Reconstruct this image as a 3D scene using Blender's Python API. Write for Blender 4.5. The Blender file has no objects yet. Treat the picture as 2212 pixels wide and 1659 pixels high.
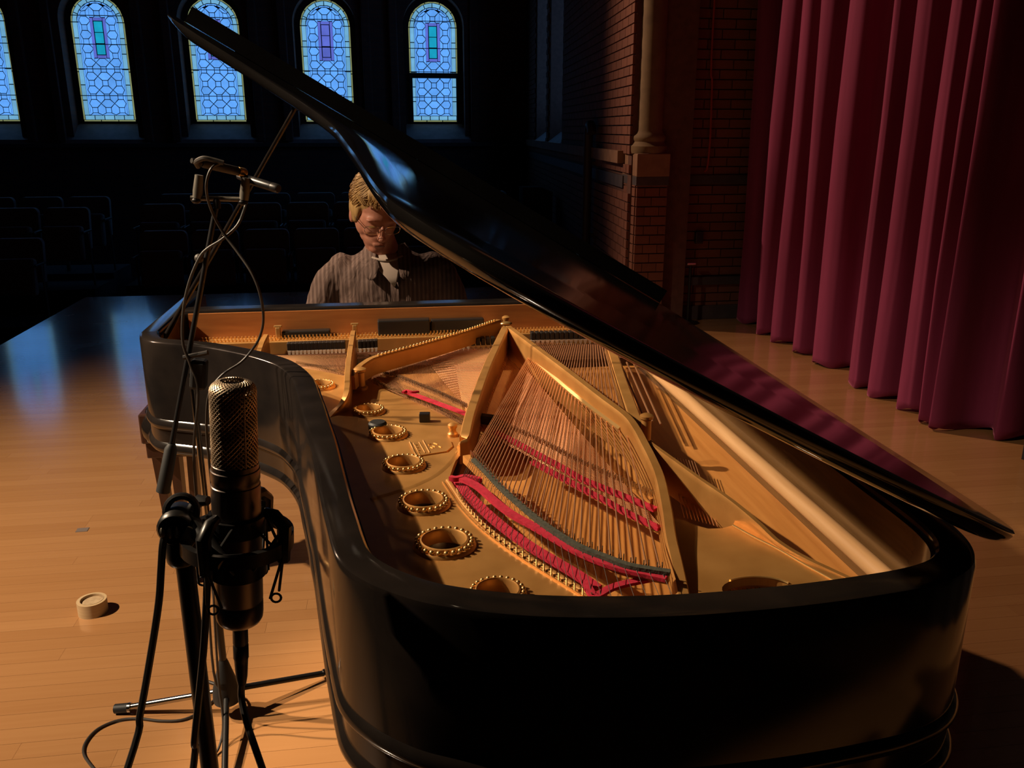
import bpy, bmesh, math, random
import numpy as np
from mathutils import Vector, Matrix
from mathutils.geometry import tessellate_polygon
random.seed(7)
R = random.Random(11)
SC = bpy.context.scene
COL = SC.collection
PI = math.pi

# ------------------------------------------------------------------ camera
FPX, CXP, CYP = 1850.0, 1106.0, 829.5
VPX, VPY, ZCAM = 830.0, 279.0, 1.57
_th = math.atan((CYP - VPY) / FPX)
_ps = -math.atan((VPX - CXP) / FPX * math.cos(_th))
_c, _s = math.cos(_th), math.sin(_th)
_h = np.array([math.sin(_ps), math.cos(_ps), 0.0])
CR = np.array([math.cos(_ps), -math.sin(_ps), 0.0])
CF = _h * _c + np.array([0, 0, -_s])
CD = -(_h * _s + np.array([0, 0, _c]))
CP = np.array([0.0, 0.0, ZCAM])
cam = bpy.data.cameras.new('camera')
cam.sensor_fit = 'HORIZONTAL'; cam.sensor_width = 36.0
cam.lens = 36.0 * FPX / 2212.0
cam.clip_start = 0.05; cam.clip_end = 100
camo = bpy.data.objects.new('camera', cam); COL.objects.link(camo)
camo.matrix_world = Matrix(((CR[0], -CD[0], -CF[0], 0), (CR[1], -CD[1], -CF[1], 0), (CR[2], -CD[2], -CF[2], ZCAM), (0, 0, 0, 1)))
SC.camera = camo

# survey helpers: a sighting through the photograph's lens, cut with a known plane of the place
def ray(px, py): return (px - CXP) / FPX * CR + (py - CYP) / FPX * CD + CF
def P(px, py, z):
    d = ray(px, py); return CP + d * ((z - ZCAM) / d[2])
def Q(px, py, y):
    d = ray(px, py); return CP + d * (y / d[1])
def proj(p):
    v = np.array(p, float) - CP; z = v @ CF
    return CXP + FPX * (v @ CR) / z, CYP + FPX * (v @ CD) / z, z

# ------------------------------------------------------------------ world, lights, exposure
w = bpy.data.worlds.new('world'); SC.world = w; w.use_nodes = True
w.node_tree.nodes['Background'].inputs[0].default_value = (0.30, 0.36, 0.62, 1)
w.node_tree.nodes['Background'].inputs[1].default_value = 0.012
def spot(name, loc, target, power, color, angle, blend, size):
    l = bpy.data.lights.new(name, 'SPOT'); l.energy = power; l.color = color
    l.spot_size = math.radians(angle); l.spot_blend = blend; l.shadow_soft_size = size
    o = bpy.data.objects.new(name, l); COL.objects.link(o); o.location = loc
    d = Vector(target) - Vector(loc); o.rotation_euler = d.to_track_quat('-Z', 'Y').to_euler()
    return o
spot('left_wing_spotlight', (-3.8, 1.9, 4.2), (-1.0, 3.35, 0.0), 1500, (1.0, 0.79, 0.57), 64, 1.0, 0.06)
spot('front_stage_spotlight', (-4.9, 3.3, 4.9), (0.30, 1.78, 0.9), 2500, (1.0, 0.76, 0.51), 24.0, 0.4, 0.06)
spot('curtain_spotlight', (-4.2, 9.5, 6.0), (2.9, 3.9, 1.2), 2350, (1.0, 0.66, 0.45), 47, 1.0, 0.07)
vs = SC.view_settings
vs.view_transform = 'Standard'; vs.look = 'None'; vs.exposure = 0.12; vs.gamma = 1.0; vs.use_curve_mapping = False

# ------------------------------------------------------------------ mesh builder
class MB:
    def __init__(s): s.v = []; s.f = []; s.sm = []; s.tone = []
    def add(s, vs_, fs, smooth=False, tone=0.0):
        b = len(s.v); s.v += [tuple(map(float, p)) for p in vs_]
        for f in fs: s.f.append([b + i for i in f]); s.sm.append(smooth); s.tone.append(tone)
        return s
    def box(s, c, size, rot=None, bev=0.0, tone=0.0):
        hx, hy, hz = size[0] / 2, size[1] / 2, size[2] / 2
        if bev <= 0:
            vv = [(sx * hx, sy * hy, sz * hz) for sx in (-1, 1) for sy in (-1, 1) for sz in (-1, 1)]
            ff = [(0, 1, 3, 2), (4, 6, 7, 5), (0, 4, 5, 1), (2, 3, 7, 6), (0, 2, 6, 4), (1, 5, 7, 3)]
        else:
            b = min(bev, hx * .95, hy * .95, hz * .95); bm = bmesh.new(); bmesh.ops.create_cube(bm, size=1)
            for q in bm.verts: q.co = Vector((q.co.x * 2 * hx, q.co.y * 2 * hy, q.co.z * 2 * hz))
            bmesh.ops.bevel(bm, geom=bm.edges[:], offset=b, segments=2, profile=.5, affect='EDGES')
            bm.verts.index_update(); vv = [tuple(q.co) for q in bm.verts]; ff = [[q.index for q in f.verts] for f in bm.faces]; bm.free()
        if rot is not None: vv = [rot @ Vector(p) for p in vv]
        return s.add([(p[0] + c[0], p[1] + c[1], p[2] + c[2]) for p in vv], ff, False, tone)
    def box2(s, a, b, bev=0.0, tone=0.0):
        return s.box([(a[i] + b[i]) / 2 for i in range(3)], [abs(b[i] - a[i]) for i in range(3)], None, bev, tone)
    def tube(s, pts, r, n=8, closed=False, caps=True, flat=1.0):
        pts = [Vector(p) for p in pts]; m = len(pts); rr = list(r) if hasattr(r, '__len__') else [r] * m
        tang = []
        for i in range(m):
            if closed: t = pts[(i + 1) % m] - pts[i - 1]
            else: t = pts[min(i + 1, m - 1)] - pts[max(i - 1, 0)]
            tang.append(t.normalized() if t.length > 1e-9 else Vector((0, 0, 1)))
        up = Vector((0, 0, 1)) if abs(tang[0].z) < .9 else Vector((1, 0, 0))
        nn = (up - tang[0] * up.dot(tang[0])).normalized(); vv = []
        for i in range(m):
            t = tang[i]; nn = nn - t * nn.dot(t); nn = nn.normalized() if nn.length > 1e-6 else t.orthogonal().normalized()
            bb = t.cross(nn)
            for k in range(n):
                a = 2 * PI * k / n; vv.append(pts[i] + nn * (math.cos(a) * rr[i] * flat) + bb * (math.sin(a) * rr[i]))
        ff = []
        for i in range(m if closed else m - 1):
            j = (i + 1) % m
            for k in range(n): ff.append((i * n + k, i * n + (k + 1) % n, j * n + (k + 1) % n, j * n + k))
        s.add(vv, ff, True)
        if caps and not closed:
            b = len(s.v) - len(vv)
            s.f.append([b + k for k in range(n)][::-1]); s.sm.append(False); s.tone.append(0)
            s.f.append([b + (m - 1) * n + k for k in range(n)]); s.sm.append(False); s.tone.append(0)
        return s
    def lathe(s, prof, c, n=24, M=None, smooth=True):
        vv = []
        for (r, z) in prof:
            for k in range(n):
                a = 2 * PI * k / n; p = Vector((r * math.cos(a), r * math.sin(a), z))
                if M is not None: p = M @ p
                vv.append((p.x + c[0], p.y + c[1], p.z + c[2]))
        ff = [(i * n + k, i * n + (k + 1) % n, (i + 1) * n + (k + 1) % n, (i + 1) * n + k) for i in range(len(prof) - 1) for k in range(n)]
        return s.add(vv, ff, smooth)
    def ell(s, c, rad, nu=16, nv=10, M=None):
        vv = []; ff = []
        for i in range(nv + 1):
            th = PI * i / nv
            for k in range(nu):
                a = 2 * PI * k / nu; p = Vector((rad[0] * math.sin(th) * math.cos(a), rad[1] * math.sin(th) * math.sin(a), rad[2] * math.cos(th)))
                if M is not None: p = M @ p
                vv.append((p.x + c[0], p.y + c[1], p.z + c[2]))
        for i in range(nv):
            for k in range(nu): ff.append((i * nu + k, (i + 1) * nu + k, (i + 1) * nu + (k + 1) % nu, i * nu + (k + 1) % nu))
        return s.add(vv, ff, True)
    def prism(s, poly, z0, z1, holes=(), ax=None, tone=0.0):
        """poly: 2-D outline; ax maps (u, v, w) to space, default (x, y, z)"""
        ax = ax or (lambda u, v, t: (u, v, t))
        loops = [list(poly)] + [list(h) for h in holes]
        flat = [p for l in loops for p in l]
        tris = tessellate_polygon([[Vector((p[0], p[1], 0)) for p in l] for l in loops])
        n = len(flat)
        vv = [ax(p[0], p[1], z0) for p in flat] + [ax(p[0], p[1], z1) for p in flat]
        ff = [tuple(t) for t in tris] + [tuple(i + n for i in t[::-1]) for t in tris]
        b = 0
        for l in loops:
            m = len(l)
            for i in range(m): ff.append((b + i, b + (i + 1) % m, n + b + (i + 1) % m, n + b + i))
            b += m
        return s.add(vv, ff, False, tone)
    def sweep(s, path, prof, closed_path=False, closed_prof=True, smooth=False, zoff=None):
        """path: list of (x, y); prof: list of (offset to the left of travel, z)"""
        p = [np.array(q[:2], float) for q in path]; m = len(p); k = len(prof); vv = []
        for i in range(m):
            a = p[i] - p[i - 1] if (i > 0 or closed_path) else p[1] - p[0]
            b = p[(i + 1) % m] - p[i] if (i < m - 1 or closed_path) else p[-1] - p[-2]
            a = a / (np.linalg.norm(a) + 1e-12); b = b / (np.linalg.norm(b) + 1e-12)
            t = a + b; t = t / (np.linalg.norm(t) + 1e-12); nrm = np.array([-t[1], t[0]])
            sc = 1.0 / max(.5, float(nrm @ np.array([-a[1], a[0]])))
            dz = zoff[i] if zoff is not None else 0.0
            for (o, z) in prof: vv.append((p[i][0] + nrm[0] * o * sc, p[i][1] + nrm[1] * o * sc, z + dz))
        ff = []
        for i in range(m if closed_path else m - 1):
            j = (i + 1) % m
            for q in range(k if closed_prof else k - 1): ff.append((i * k + q, i * k + (q + 1) % k, j * k + (q + 1) % k, j * k + q))
        s.add(vv, ff, smooth)
        if closed_prof and not closed_path:
            b = len(s.v) - len(vv)
            s.f.append([b + q for q in range(k)]); s.sm.append(False); s.tone.append(0)
            s.f.append([b + (m - 1) * k + q for q in range(k)][::-1]); s.sm.append(False); s.tone.append(0)
        return s
    def torus(s, c, Rr, r, M=None, n=32, k=8):
        pts = []
        for i in range(n):
            a = 2 * PI * i / n; p = Vector((Rr * math.cos(a), Rr * math.sin(a), 0))
            if M is not None: p = M @ p
            pts.append((p.x + c[0], p.y + c[1], p.z + c[2]))
        return s.tube(pts, r, k, closed=True)
    def mesh(s, name, off=(0, 0, 0), tone=False):
        me = bpy.data.meshes.new(name)
        me.from_pydata([(p[0] - off[0], p[1] - off[1], p[2] - off[2]) for p in s.v], [], s.f)
        me.polygons.foreach_set('use_smooth', s.sm)
        if tone:
            at = me.attributes.new('tone', 'FLOAT', 'FACE'); at.data.foreach_set('value', s.tone)
        me.update()
        bm = bmesh.new(); bm.from_mesh(me); bmesh.ops.recalc_face_normals(bm, faces=bm.faces[:]); bm.to_mesh(me); bm.free()
        if any(s.sm): me.set_sharp_from_angle(angle=math.radians(42))
        return me
    def build(s, name, mat, parent=None, label=None, kind=None, tone=False):
        off = OFF.get(parent.name, (0, 0, 0)) if parent else (0, 0, 0)
        me = s.mesh(name, off, tone); me.materials.append(mat)
        o = bpy.data.objects.new(name, me); COL.objects.link(o)
        if parent: o.parent = parent; OFF[o.name] = off
        if label: o['label'] = label
        if kind: o['kind'] = kind
        return o
OFF = {}
def thing(name, label, cat, loc, group=None):
    o = bpy.data.objects.new(name, None); COL.objects.link(o); o.empty_display_size = .1
    o.location = loc; OFF[o.name] = tuple(loc)
    o['label'] = label; o['category'] = cat
    if group: o['group'] = group
    return o
def tag(o, label, cat, group=None):
    o['label'] = label; o['category'] = cat
    if group: o['group'] = group
    return o
def struct(o): o['kind'] = 'structure'; return o
def place(name, me, parent, loc, scale=(1, 1, 1), rot=(0, 0, 0)):
    o = bpy.data.objects.new(name, me); COL.objects.link(o); o.parent = parent
    off = OFF.get(parent.name, (0, 0, 0)); o.location = (loc[0] - off[0], loc[1] - off[1], loc[2] - off[2]); o.scale = scale; o.rotation_euler = rot
    OFF[o.name] = off
    return o
def smooth_line(pts, n=8, closed=False):
    pts = [np.array(p, float) for p in pts]; m = len(pts); out = []
    for i in range(m if closed else m - 1):
        p0 = pts[i - 1] if (i > 0 or closed) else 2 * pts[0] - pts[1]
        p1 = pts[i]; p2 = pts[(i + 1) % m]
        p3 = pts[(i + 2) % m] if (i + 2 < m or closed) else 2 * pts[-1] - pts[-2]
        for k in range(n):
            t = k / n
            out.append(.5 * ((2 * p1) + (-p0 + p2) * t + (2 * p0 - 5 * p1 + 4 * p2 - p3) * t * t + (-p0 + 3 * p1 - 3 * p2 + p3) * t ** 3))
    if not closed: out.append(pts[-1])
    return out
def resample(pts, n):
    pts = [np.array(p, float) for p in pts]; d = [0]
    for a, b in zip(pts, pts[1:]): d.append(d[-1] + np.linalg.norm(b - a))
    return [np.array([np.interp(t, d, [p[k] for p in pts]) for k in range(len(pts[0]))]) for t in np.linspace(0, d[-1], n)]
def rotz(a): return Matrix.Rotation(a, 3, 'Z')
def aim(d):  # 3x3 that turns +Z into d
    return Vector(d).to_track_quat('Z', 'Y').to_matrix()

# ------------------------------------------------------------------ materials
def mat(name, col, rough=.5, metal=0.0, coat=0.0, sheen=0.0, spec=.5):
    m = bpy.data.materials.new(name); m.use_nodes = True; b = m.node_tree.nodes['Principled BSDF']
    b.inputs['Base Color'].default_value = (*col, 1); b.inputs['Roughness'].default_value = rough; b.inputs['Metallic'].default_value = metal
    b.inputs['Coat Weight'].default_value = coat; b.inputs['Coat Roughness'].default_value = .08
    b.inputs['Sheen Weight'].default_value = sheen; b.inputs['Specular IOR Level'].default_value = spec
    return m
def N(m, t, **kw):
    n = m.node_tree.nodes.new(t)
    for k, v in kw.items():
        if k in n.inputs.keys(): n.inputs[k].default_value = v
        else: setattr(n, k, v)
    return n
def L(m, a, b): m.node_tree.links.new(a, b)
def BS(m): return m.node_tree.nodes['Principled BSDF']
def noisy(m, c1, c2, scale=(8, 8, 8), detail=4, bump=0.0, rough=None, dist=.0):
    """mottle between two colours over the object's own coordinates, with fine relief"""
    tc = N(m, 'ShaderNodeTexCoord'); mp = N(m, 'ShaderNodeMapping'); mp.inputs['Scale'].default_value = scale
    nz = N(m, 'ShaderNodeTexNoise', Scale=1.0, Detail=detail, Distortion=dist); cr = N(m, 'ShaderNodeValToRGB')
    cr.color_ramp.elements[0].color = (*c1, 1); cr.color_ramp.elements[1].color = (*c2, 1)
    cr.color_ramp.elements[0].position = .3; cr.color_ramp.elements[1].position = .7
    L(m, tc.outputs['Object'], mp.inputs[0]); L(m, mp.outputs[0], nz.inputs['Vector']); L(m, nz.outputs[0], cr.inputs[0]); L(m, cr.outputs[0], BS(m).inputs['Base Color'])
    if bump:
        bp = N(m, 'ShaderNodeBump', Strength=bump, Distance=.01); L(m, nz.outputs[0], bp.inputs['Height']); L(m, bp.outputs[0], BS(m).inputs['Normal'])
    if rough:
        rr = N(m, 'ShaderNodeMapRange'); rr.inputs['To Min'].default_value = rough[0]; rr.inputs['To Max'].default_value = rough[1]
        L(m, nz.outputs[0], rr.inputs[0]); L(m, rr.outputs[0], BS(m).inputs['Roughness'])
    return m
M = {}
M['lacquer'] = noisy(mat('black_lacquer', (.010, .008, .007), .2, 0, .0, 0, .5), (.008, .0065, .006), (.016, .012, .010), (9, 9, 9), 6, 0, (.07, .17))
M['lid'] = noisy(mat('black_polish', (.008, .007, .007), .1, 0, .5), (.006, .005, .005), (.010, .009, .008), (5, 5, 5), 6, 0, (.05, .12))
M['gold'] = noisy(mat('bronze_paint', (.50, .29, .09), .42, .55), (.46, .225, .062), (.58, .30, .09), (14, 14, 14), 6, .04, (.36, .5))
M['goldbright'] = mat('polished_bronze', (.72, .45, .17), .3, .8)
M['board'] = noisy(mat('spruce_board', (.5, .22, .05), .45), (.44, .18, .042), (.56, .25, .065), (60, 4, 60), 4, .02)
M['facing'] = noisy(mat('orange_varnish', (.34, .12, .03), .4), (.30, .10, .025), (.40, .15, .04), (5, 60, 60), 4, 0)
M['maple'] = noisy(mat('pale_maple', (.50, .29, .13), .45), (.45, .25, .11), (.56, .33, .155), (60, 5, 60), 4, .02)
M['innerwood'] = noisy(mat('varnished_inner_veneer', (.10, .055, .02), .22, 0, .4), (.085, .045, .018), (.13, .07, .026), (6, 6, 60), 4, 0)
M['copper'] = mat('copper_winding', (.78, .40, .20), .38, .85)
M['steel'] = mat('string_steel', (.46, .24, .11), .5, .8)
M['darkwire'] = mat('dark_wire', (.06, .045, .035), .5, .4)
M['pin'] = mat('nickel_pin', (.62, .56, .48), .25, .95)
M['redfelt'] = noisy(mat('crimson_felt', (.42, .008, .03), .95, 0, 0, 0), (.36, .006, .026), (.50, .012, .042), (90, 90, 90), 4, .15)
M['greenfelt'] = noisy(mat('dark_green_felt', (.05, .055, .035), .95), (.035, .04, .028), (.075, .07, .05), (120, 120, 120), 4, .2)
M['whitefelt'] = noisy(mat('cream_felt', (.62, .50, .38), .95), (.55, .43, .32), (.70, .57, .45), (90, 90, 90), 4, .1)
M['blackwood'] = mat('black_wood', (.012, .010, .009), .4)
M['blackmetal'] = mat('black_enamel', (.012, .011, .011), .35, .2)
M['blackrubber'] = mat('black_rubber', (.007, .007, .007), .6)
M['chrome'] = mat('chrome', (.62, .60, .56), .18, 1)
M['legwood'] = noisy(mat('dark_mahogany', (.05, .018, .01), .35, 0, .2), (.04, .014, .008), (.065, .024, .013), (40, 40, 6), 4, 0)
M['micbody'] = mat('satin_nickel', (.16, .13, .12), .32, .9)
M['grille'] = mat('grille_wire', (.62, .48, .34), .45, .9)
M['graphite'] = mat('graphite', (.03, .027, .026), .4, .6)
M['cable'] = mat('cable_jacket', (.02, .018, .017), .5)
M['cablewarm'] = mat('worn_cable', (.034, .027, .021), .55)
M['silverlabel'] = mat('grey_wing_nut', (.16, .145, .12), .45, .5)
M['ivory'] = mat('ivory_key', (.7, .66, .55), .3)
M['skin'] = noisy(mat('skin', (.40, .16, .10), .55), (.36, .135, .08), (.45, .19, .12), (30, 30, 30), 4, .03)
BS(M['skin']).inputs['Subsurface Weight'].default_value = .08
M['hair'] = noisy(mat('blond_hair', (.36, .2, .07), .6, 0, 0, 0, .25), (.22, .115, .04), (.42, .25, .09), (60, 60, 12), 3, .1)
M['tee'] = mat('cream_tshirt', (.42, .32, .25), .9)
M['wire'] = mat('spectacle_wire', (.75, .68, .6), .2, 1)
M['denim'] = mat('dark_trousers', (.015, .016, .025), .9)
M['shoe'] = mat('shoe_leather', (.02, .012, .008), .4)
M['tape'] = noisy(mat('masking_tape', (.50, .34, .17), .7), (.46, .31, .15), (.55, .38, .20), (4, 4, 120), 3, .05)
M['taperoll'] = noisy(mat('tape_side', (.46, .32, .18), .8), (.36, .24, .13), (.52, .37, .21), (60, 60, 60), 3, 0)
M['gaff'] = mat('grey_gaffer', (.16, .12, .10), .6)
M['stone'] = noisy(mat('buff_stone', (.22, .11, .055), .85), (.19, .09, .045), (.26, .135, .07), (10, 10, 10), 6, .1)
M['columnstone'] = noisy(mat('ochre_stone', (.17, .10, .04), .8), (.14, .08, .032), (.20, .12, .05), (10, 10, 10), 6, .1)
M['darkstone'] = noisy(mat('slate_band', (.05, .035, .032), .7), (.04, .028, .026), (.065, .045, .042), (10, 10, 10), 6, .1)
M['plaster'] = noisy(mat('sill_stone', (.22, .18, .17), .7), (.18, .15, .14), (.26, .21, .2), (8, 8, 8), 5, .05)
M['seat'] = noisy(mat('seat_moquette', (.08, .11, .10), .8, 0, 0, .4), (.07, .095, .088), (.10, .135, .12), (40, 40, 40), 4, .05)
M['seatmetal'] = mat('seat_iron', (.10, .10, .10), .45, .6)
M['carpet'] = mat('dark_carpet', (.020, .018, .022), .95)
M['lead'] = mat('lead_came', (.015, .015, .02), .5)
M['iron'] = mat('painted_iron', (.035, .016, .012), .6)
M['redcord'] = mat('red_rope', (.32, .04, .022), .9)
M['subfloor'] = mat('floor_gap', (.03, .015, .008), .9)
M['blackout'] = mat('black_drape', (.012, .010, .012), .95)

# brick: each brick picks its own tone
def brick_mat(name, c1, c2, obj_random=True):
    m = mat(name, c1, .9); oi = N(m, 'ShaderNodeObjectInfo'); at = N(m, 'ShaderNodeAttribute', attribute_name='tone')
    ad = N(m, 'ShaderNodeMath', operation='ADD'); fr = N(m, 'ShaderNodeMath', operation='FRACT')
    ge = N(m, 'ShaderNodeNewGeometry'); nz = N(m, 'ShaderNodeTexNoise', Scale=26.0, Detail=6.0)
    L(m, ge.outputs['Position'], nz.inputs['Vector'])
    L(m, oi.outputs['Random'], ad.inputs[0]); L(m, at.outputs['Fac'], ad.inputs[1]); L(m, ad.outputs[0], fr.inputs[0])
    mx = N(m, 'ShaderNodeMath', operation='MULTIPLY_ADD'); mx.inputs[1].default_value = .6; L(m, fr.outputs[0], mx.inputs[0])
    sc = N(m, 'ShaderNodeMath', operation='MULTIPLY'); sc.inputs[1].default_value = .4; L(m, nz.outputs[0], sc.inputs[0]); L(m, sc.outputs[0], mx.inputs[2])
    cr = N(m, 'ShaderNodeValToRGB'); cr.color_ramp.elements[0].color = (*c1, 1); cr.color_ramp.elements[1].color = (*c2, 1)
    L(m, mx.outputs[0], cr.inputs[0]); L(m, cr.outputs[0], BS(m).inputs['Base Color'])
    bp = N(m, 'ShaderNodeBump', Strength=.3, Distance=.01); L(m, nz.outputs[0], bp.inputs['Height']); L(m, bp.outputs[0], BS(m).inputs['Normal'])
    return m
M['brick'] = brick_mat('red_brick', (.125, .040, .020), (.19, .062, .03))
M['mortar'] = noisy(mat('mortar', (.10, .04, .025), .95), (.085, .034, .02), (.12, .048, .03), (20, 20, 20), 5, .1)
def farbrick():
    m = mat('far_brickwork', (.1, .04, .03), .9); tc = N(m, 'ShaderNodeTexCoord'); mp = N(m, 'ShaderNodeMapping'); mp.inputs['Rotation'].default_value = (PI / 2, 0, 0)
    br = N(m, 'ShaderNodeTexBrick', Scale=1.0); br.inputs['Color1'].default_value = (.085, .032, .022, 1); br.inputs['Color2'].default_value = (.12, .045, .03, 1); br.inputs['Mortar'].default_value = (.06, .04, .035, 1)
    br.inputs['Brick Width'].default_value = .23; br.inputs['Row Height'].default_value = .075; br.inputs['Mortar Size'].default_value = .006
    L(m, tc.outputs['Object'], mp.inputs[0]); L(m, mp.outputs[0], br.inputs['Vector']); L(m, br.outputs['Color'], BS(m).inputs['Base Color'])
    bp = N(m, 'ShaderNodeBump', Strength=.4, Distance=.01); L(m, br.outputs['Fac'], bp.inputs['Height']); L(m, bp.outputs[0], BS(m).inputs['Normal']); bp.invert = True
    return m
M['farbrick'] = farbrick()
# stage planks: each board its own tone and grain
def plank_mat():
    m = mat('maple_strip_floor', (.5, .3, .15), .3); b = BS(m); b.inputs['Coat Weight'].default_value = 1.0; b.inputs['Coat Roughness'].default_value = .11; b.inputs['Coat IOR'].default_value = 1.75
    oi = N(m, 'ShaderNodeObjectInfo'); at = N(m, 'ShaderNodeAttribute', attribute_name='tone'); ad = N(m, 'ShaderNodeMath', operation='ADD'); fr = N(m, 'ShaderNodeMath', operation='FRACT')
    L(m, oi.outputs['Random'], ad.inputs[0]); L(m, at.outputs['Fac'], ad.inputs[1]); L(m, ad.outputs[0], fr.inputs[0])
    ge = N(m, 'ShaderNodeNewGeometry'); mp = N(m, 'ShaderNodeMapping'); mp.inputs['Scale'].default_value = (2.2, 45, 1)
    sh = N(m, 'ShaderNodeVectorMath', operation='ADD'); cmb = N(m, 'ShaderNodeCombineXYZ'); s10 = N(m, 'ShaderNodeMath', operation='MULTIPLY'); s10.inputs[1].default_value = 37.0
    L(m, fr.outputs[0], s10.inputs[0]); L(m, s10.outputs[0], cmb.inputs[0]); L(m, ge.outputs['Position'], sh.inputs[0]); L(m, cmb.outputs[0], sh.inputs[1]); L(m, sh.outputs[0], mp.inputs[0])
    nz = N(m, 'ShaderNodeTexNoise', Scale=1.0, Detail=6.0, Distortion=.8); L(m, mp.outputs[0], nz.inputs['Vector'])
    wr = N(m, 'ShaderNodeTexNoise', Scale=2.3, Detail=5.0); L(m, ge.outputs['Position'], wr.inputs['Vector'])
    a1 = N(m, 'ShaderNodeMath', operation='MULTIPLY_ADD'); a1.inputs[1].default_value = .42; L(m, fr.outputs[0], a1.inputs[0])
    a2 = N(m, 'ShaderNodeMath', operation='MULTIPLY'); a2.inputs[1].default_value = .58; L(m, nz.outputs[0], a2.inputs[0]); L(m, a2.outputs[0], a1.inputs[2])
    cr = N(m, 'ShaderNodeValToRGB'); e = cr.color_ramp.elements; e[0].color = (.385, .175, .062, 1); e[0].position = .05; e[1].color = (.50, .25, .098, 1); e[1].position = .95
    L(m, a1.outputs[0], cr.inputs[0]); L(m, cr.outputs[0], b.inputs['Base Color'])
    rr = N(m, 'ShaderNodeMapRange'); rr.inputs['To Min'].default_value = .16; rr.inputs['To Max'].default_value = .34; L(m, wr.outputs[0], rr.inputs[0]); L(m, rr.outputs[0], b.inputs['Roughness'])
    bp = N(m, 'ShaderNodeBump', Strength=.06, Distance=.004); L(m, nz.outputs[0], bp.inputs['Height']); L(m, bp.outputs[0], b.inputs['Normal'])
    return m
M['plank'] = plank_mat()
def curtain_mat():
    m = mat('crimson_velour', (.20, .025, .07), .85, 0, 0, .35); b = BS(m); b.inputs['Sheen Roughness'].default_value = .35; b.inputs['Sheen Tint'].default_value = (.9, .25, .4, 1)
    b.inputs['Specular IOR Level'].default_value = .15
    return noisy(m, (.17, .024, .060), (.23, .034, .085), (12, 12, 1.2), 5, .05)
M['curtain'] = curtain_mat()
def shirt_mat():
    m = mat('striped_shirt', (.2, .13, .09), .85); tc = N(m, 'ShaderNodeTexCoord'); sx = N(m, 'ShaderNodeSeparateXYZ'); L(m, tc.outputs['Object'], sx.inputs[0])
    mu = N(m, 'ShaderNodeMath', operation='MULTIPLY'); mu.inputs[1].default_value = 2 * PI / .017; L(m, sx.outputs[0], mu.inputs[0]); sn = N(m, 'ShaderNodeMath', operation='SINE'); L(m, mu.outputs[0], sn.inputs[0])
    cr = N(m, 'ShaderNodeValToRGB'); e = cr.color_ramp.elements; e[0].position = .35; e[0].color = (.085, .046, .033, 1); e[1].position = .75; e[1].color = (.15, .09, .068, 1)
    mr = N(m, 'ShaderNodeMapRange'); mr.inputs['From Min'].default_value = -1; L(m, sn.outputs[0], mr.inputs[0]); L(m, mr.outputs[0], cr.inputs[0]); L(m, cr.outputs[0], BS(m).inputs['Base Color'])
    mp = N(m, 'ShaderNodeMapping'); mp.inputs['Scale'].default_value = (22, 22, 7); nz = N(m, 'ShaderNodeTexNoise', Scale=1.0, Detail=3.0, Distortion=.6); L(m, tc.outputs['Object'], mp.inputs[0]); L(m, mp.outputs[0], nz.inputs['Vector'])
    bp = N(m, 'ShaderNodeBump', Strength=.7, Distance=.03); L(m, nz.outputs[0], bp.inputs['Height']); L(m, bp.outputs[0], BS(m).inputs['Normal'])
    return m
M['shirt'] = shirt_mat()
def glass_mat(name, col, strength):
    """daylight behind hand-made glass: the pane is a lit window"""
    m = bpy.data.materials.new(name); m.use_nodes = True; b = BS(m); b.inputs['Base Color'].default_value = (col[0] * .2, col[1] * .2, col[2] * .2, 1); b.inputs['Roughness'].default_value = .15
    oi = N(m, 'ShaderNodeObjectInfo'); ge = N(m, 'ShaderNodeNewGeometry'); nz = N(m, 'ShaderNodeTexNoise', Scale=9.0, Detail=5.0); L(m, ge.outputs['Position'], nz.inputs['Vector'])
    n2 = N(m, 'ShaderNodeTexNoise', Scale=.9, Detail=2.0); L(m, ge.outputs['Position'], n2.inputs['Vector'])
    a = N(m, 'ShaderNodeMath', operation='MULTIPLY_ADD'); a.inputs[1].default_value = .22; a.inputs[2].default_value = .55; L(m, oi.outputs['Random'], a.inputs[0])
    c = N(m, 'ShaderNodeMath', operation='MULTIPLY_ADD'); c.inputs[1].default_value = .45; L(m, nz.outputs[0], c.inputs[0]); L(m, a.outputs[0], c.inputs[2])
    e = N(m, 'ShaderNodeMath', operation='MULTIPLY_ADD'); e.inputs[1].default_value = .25; L(m, n2.outputs[0], e.inputs[0]); L(m, c.outputs[0], e.inputs[2])
    st = N(m, 'ShaderNodeMath', operation='MULTIPLY'); st.inputs[1].default_value = strength; L(m, e.outputs[0], st.inputs[0])
    b.inputs['Emission Color'].default_value = (*col, 1); L(m, st.outputs[0], b.inputs['Emission Strength'])
    return m
GS = 1.0
M['glass'] = glass_mat('pale_blue_glass', (.11, .35, .88), GS)
M['glassborder'] = glass_mat('sea_green_glass', (.16, .42, .66), GS * .85)
M['glassedge'] = glass_mat('amber_edge_glass', (.26, .30, .14), GS * .7)
M['glassteal'] = glass_mat('teal_glass', (.01, .33, .52), GS * .95)
M['glassviolet'] = glass_mat('violet_glass', (.11, .15, .62), GS * .85)

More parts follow.
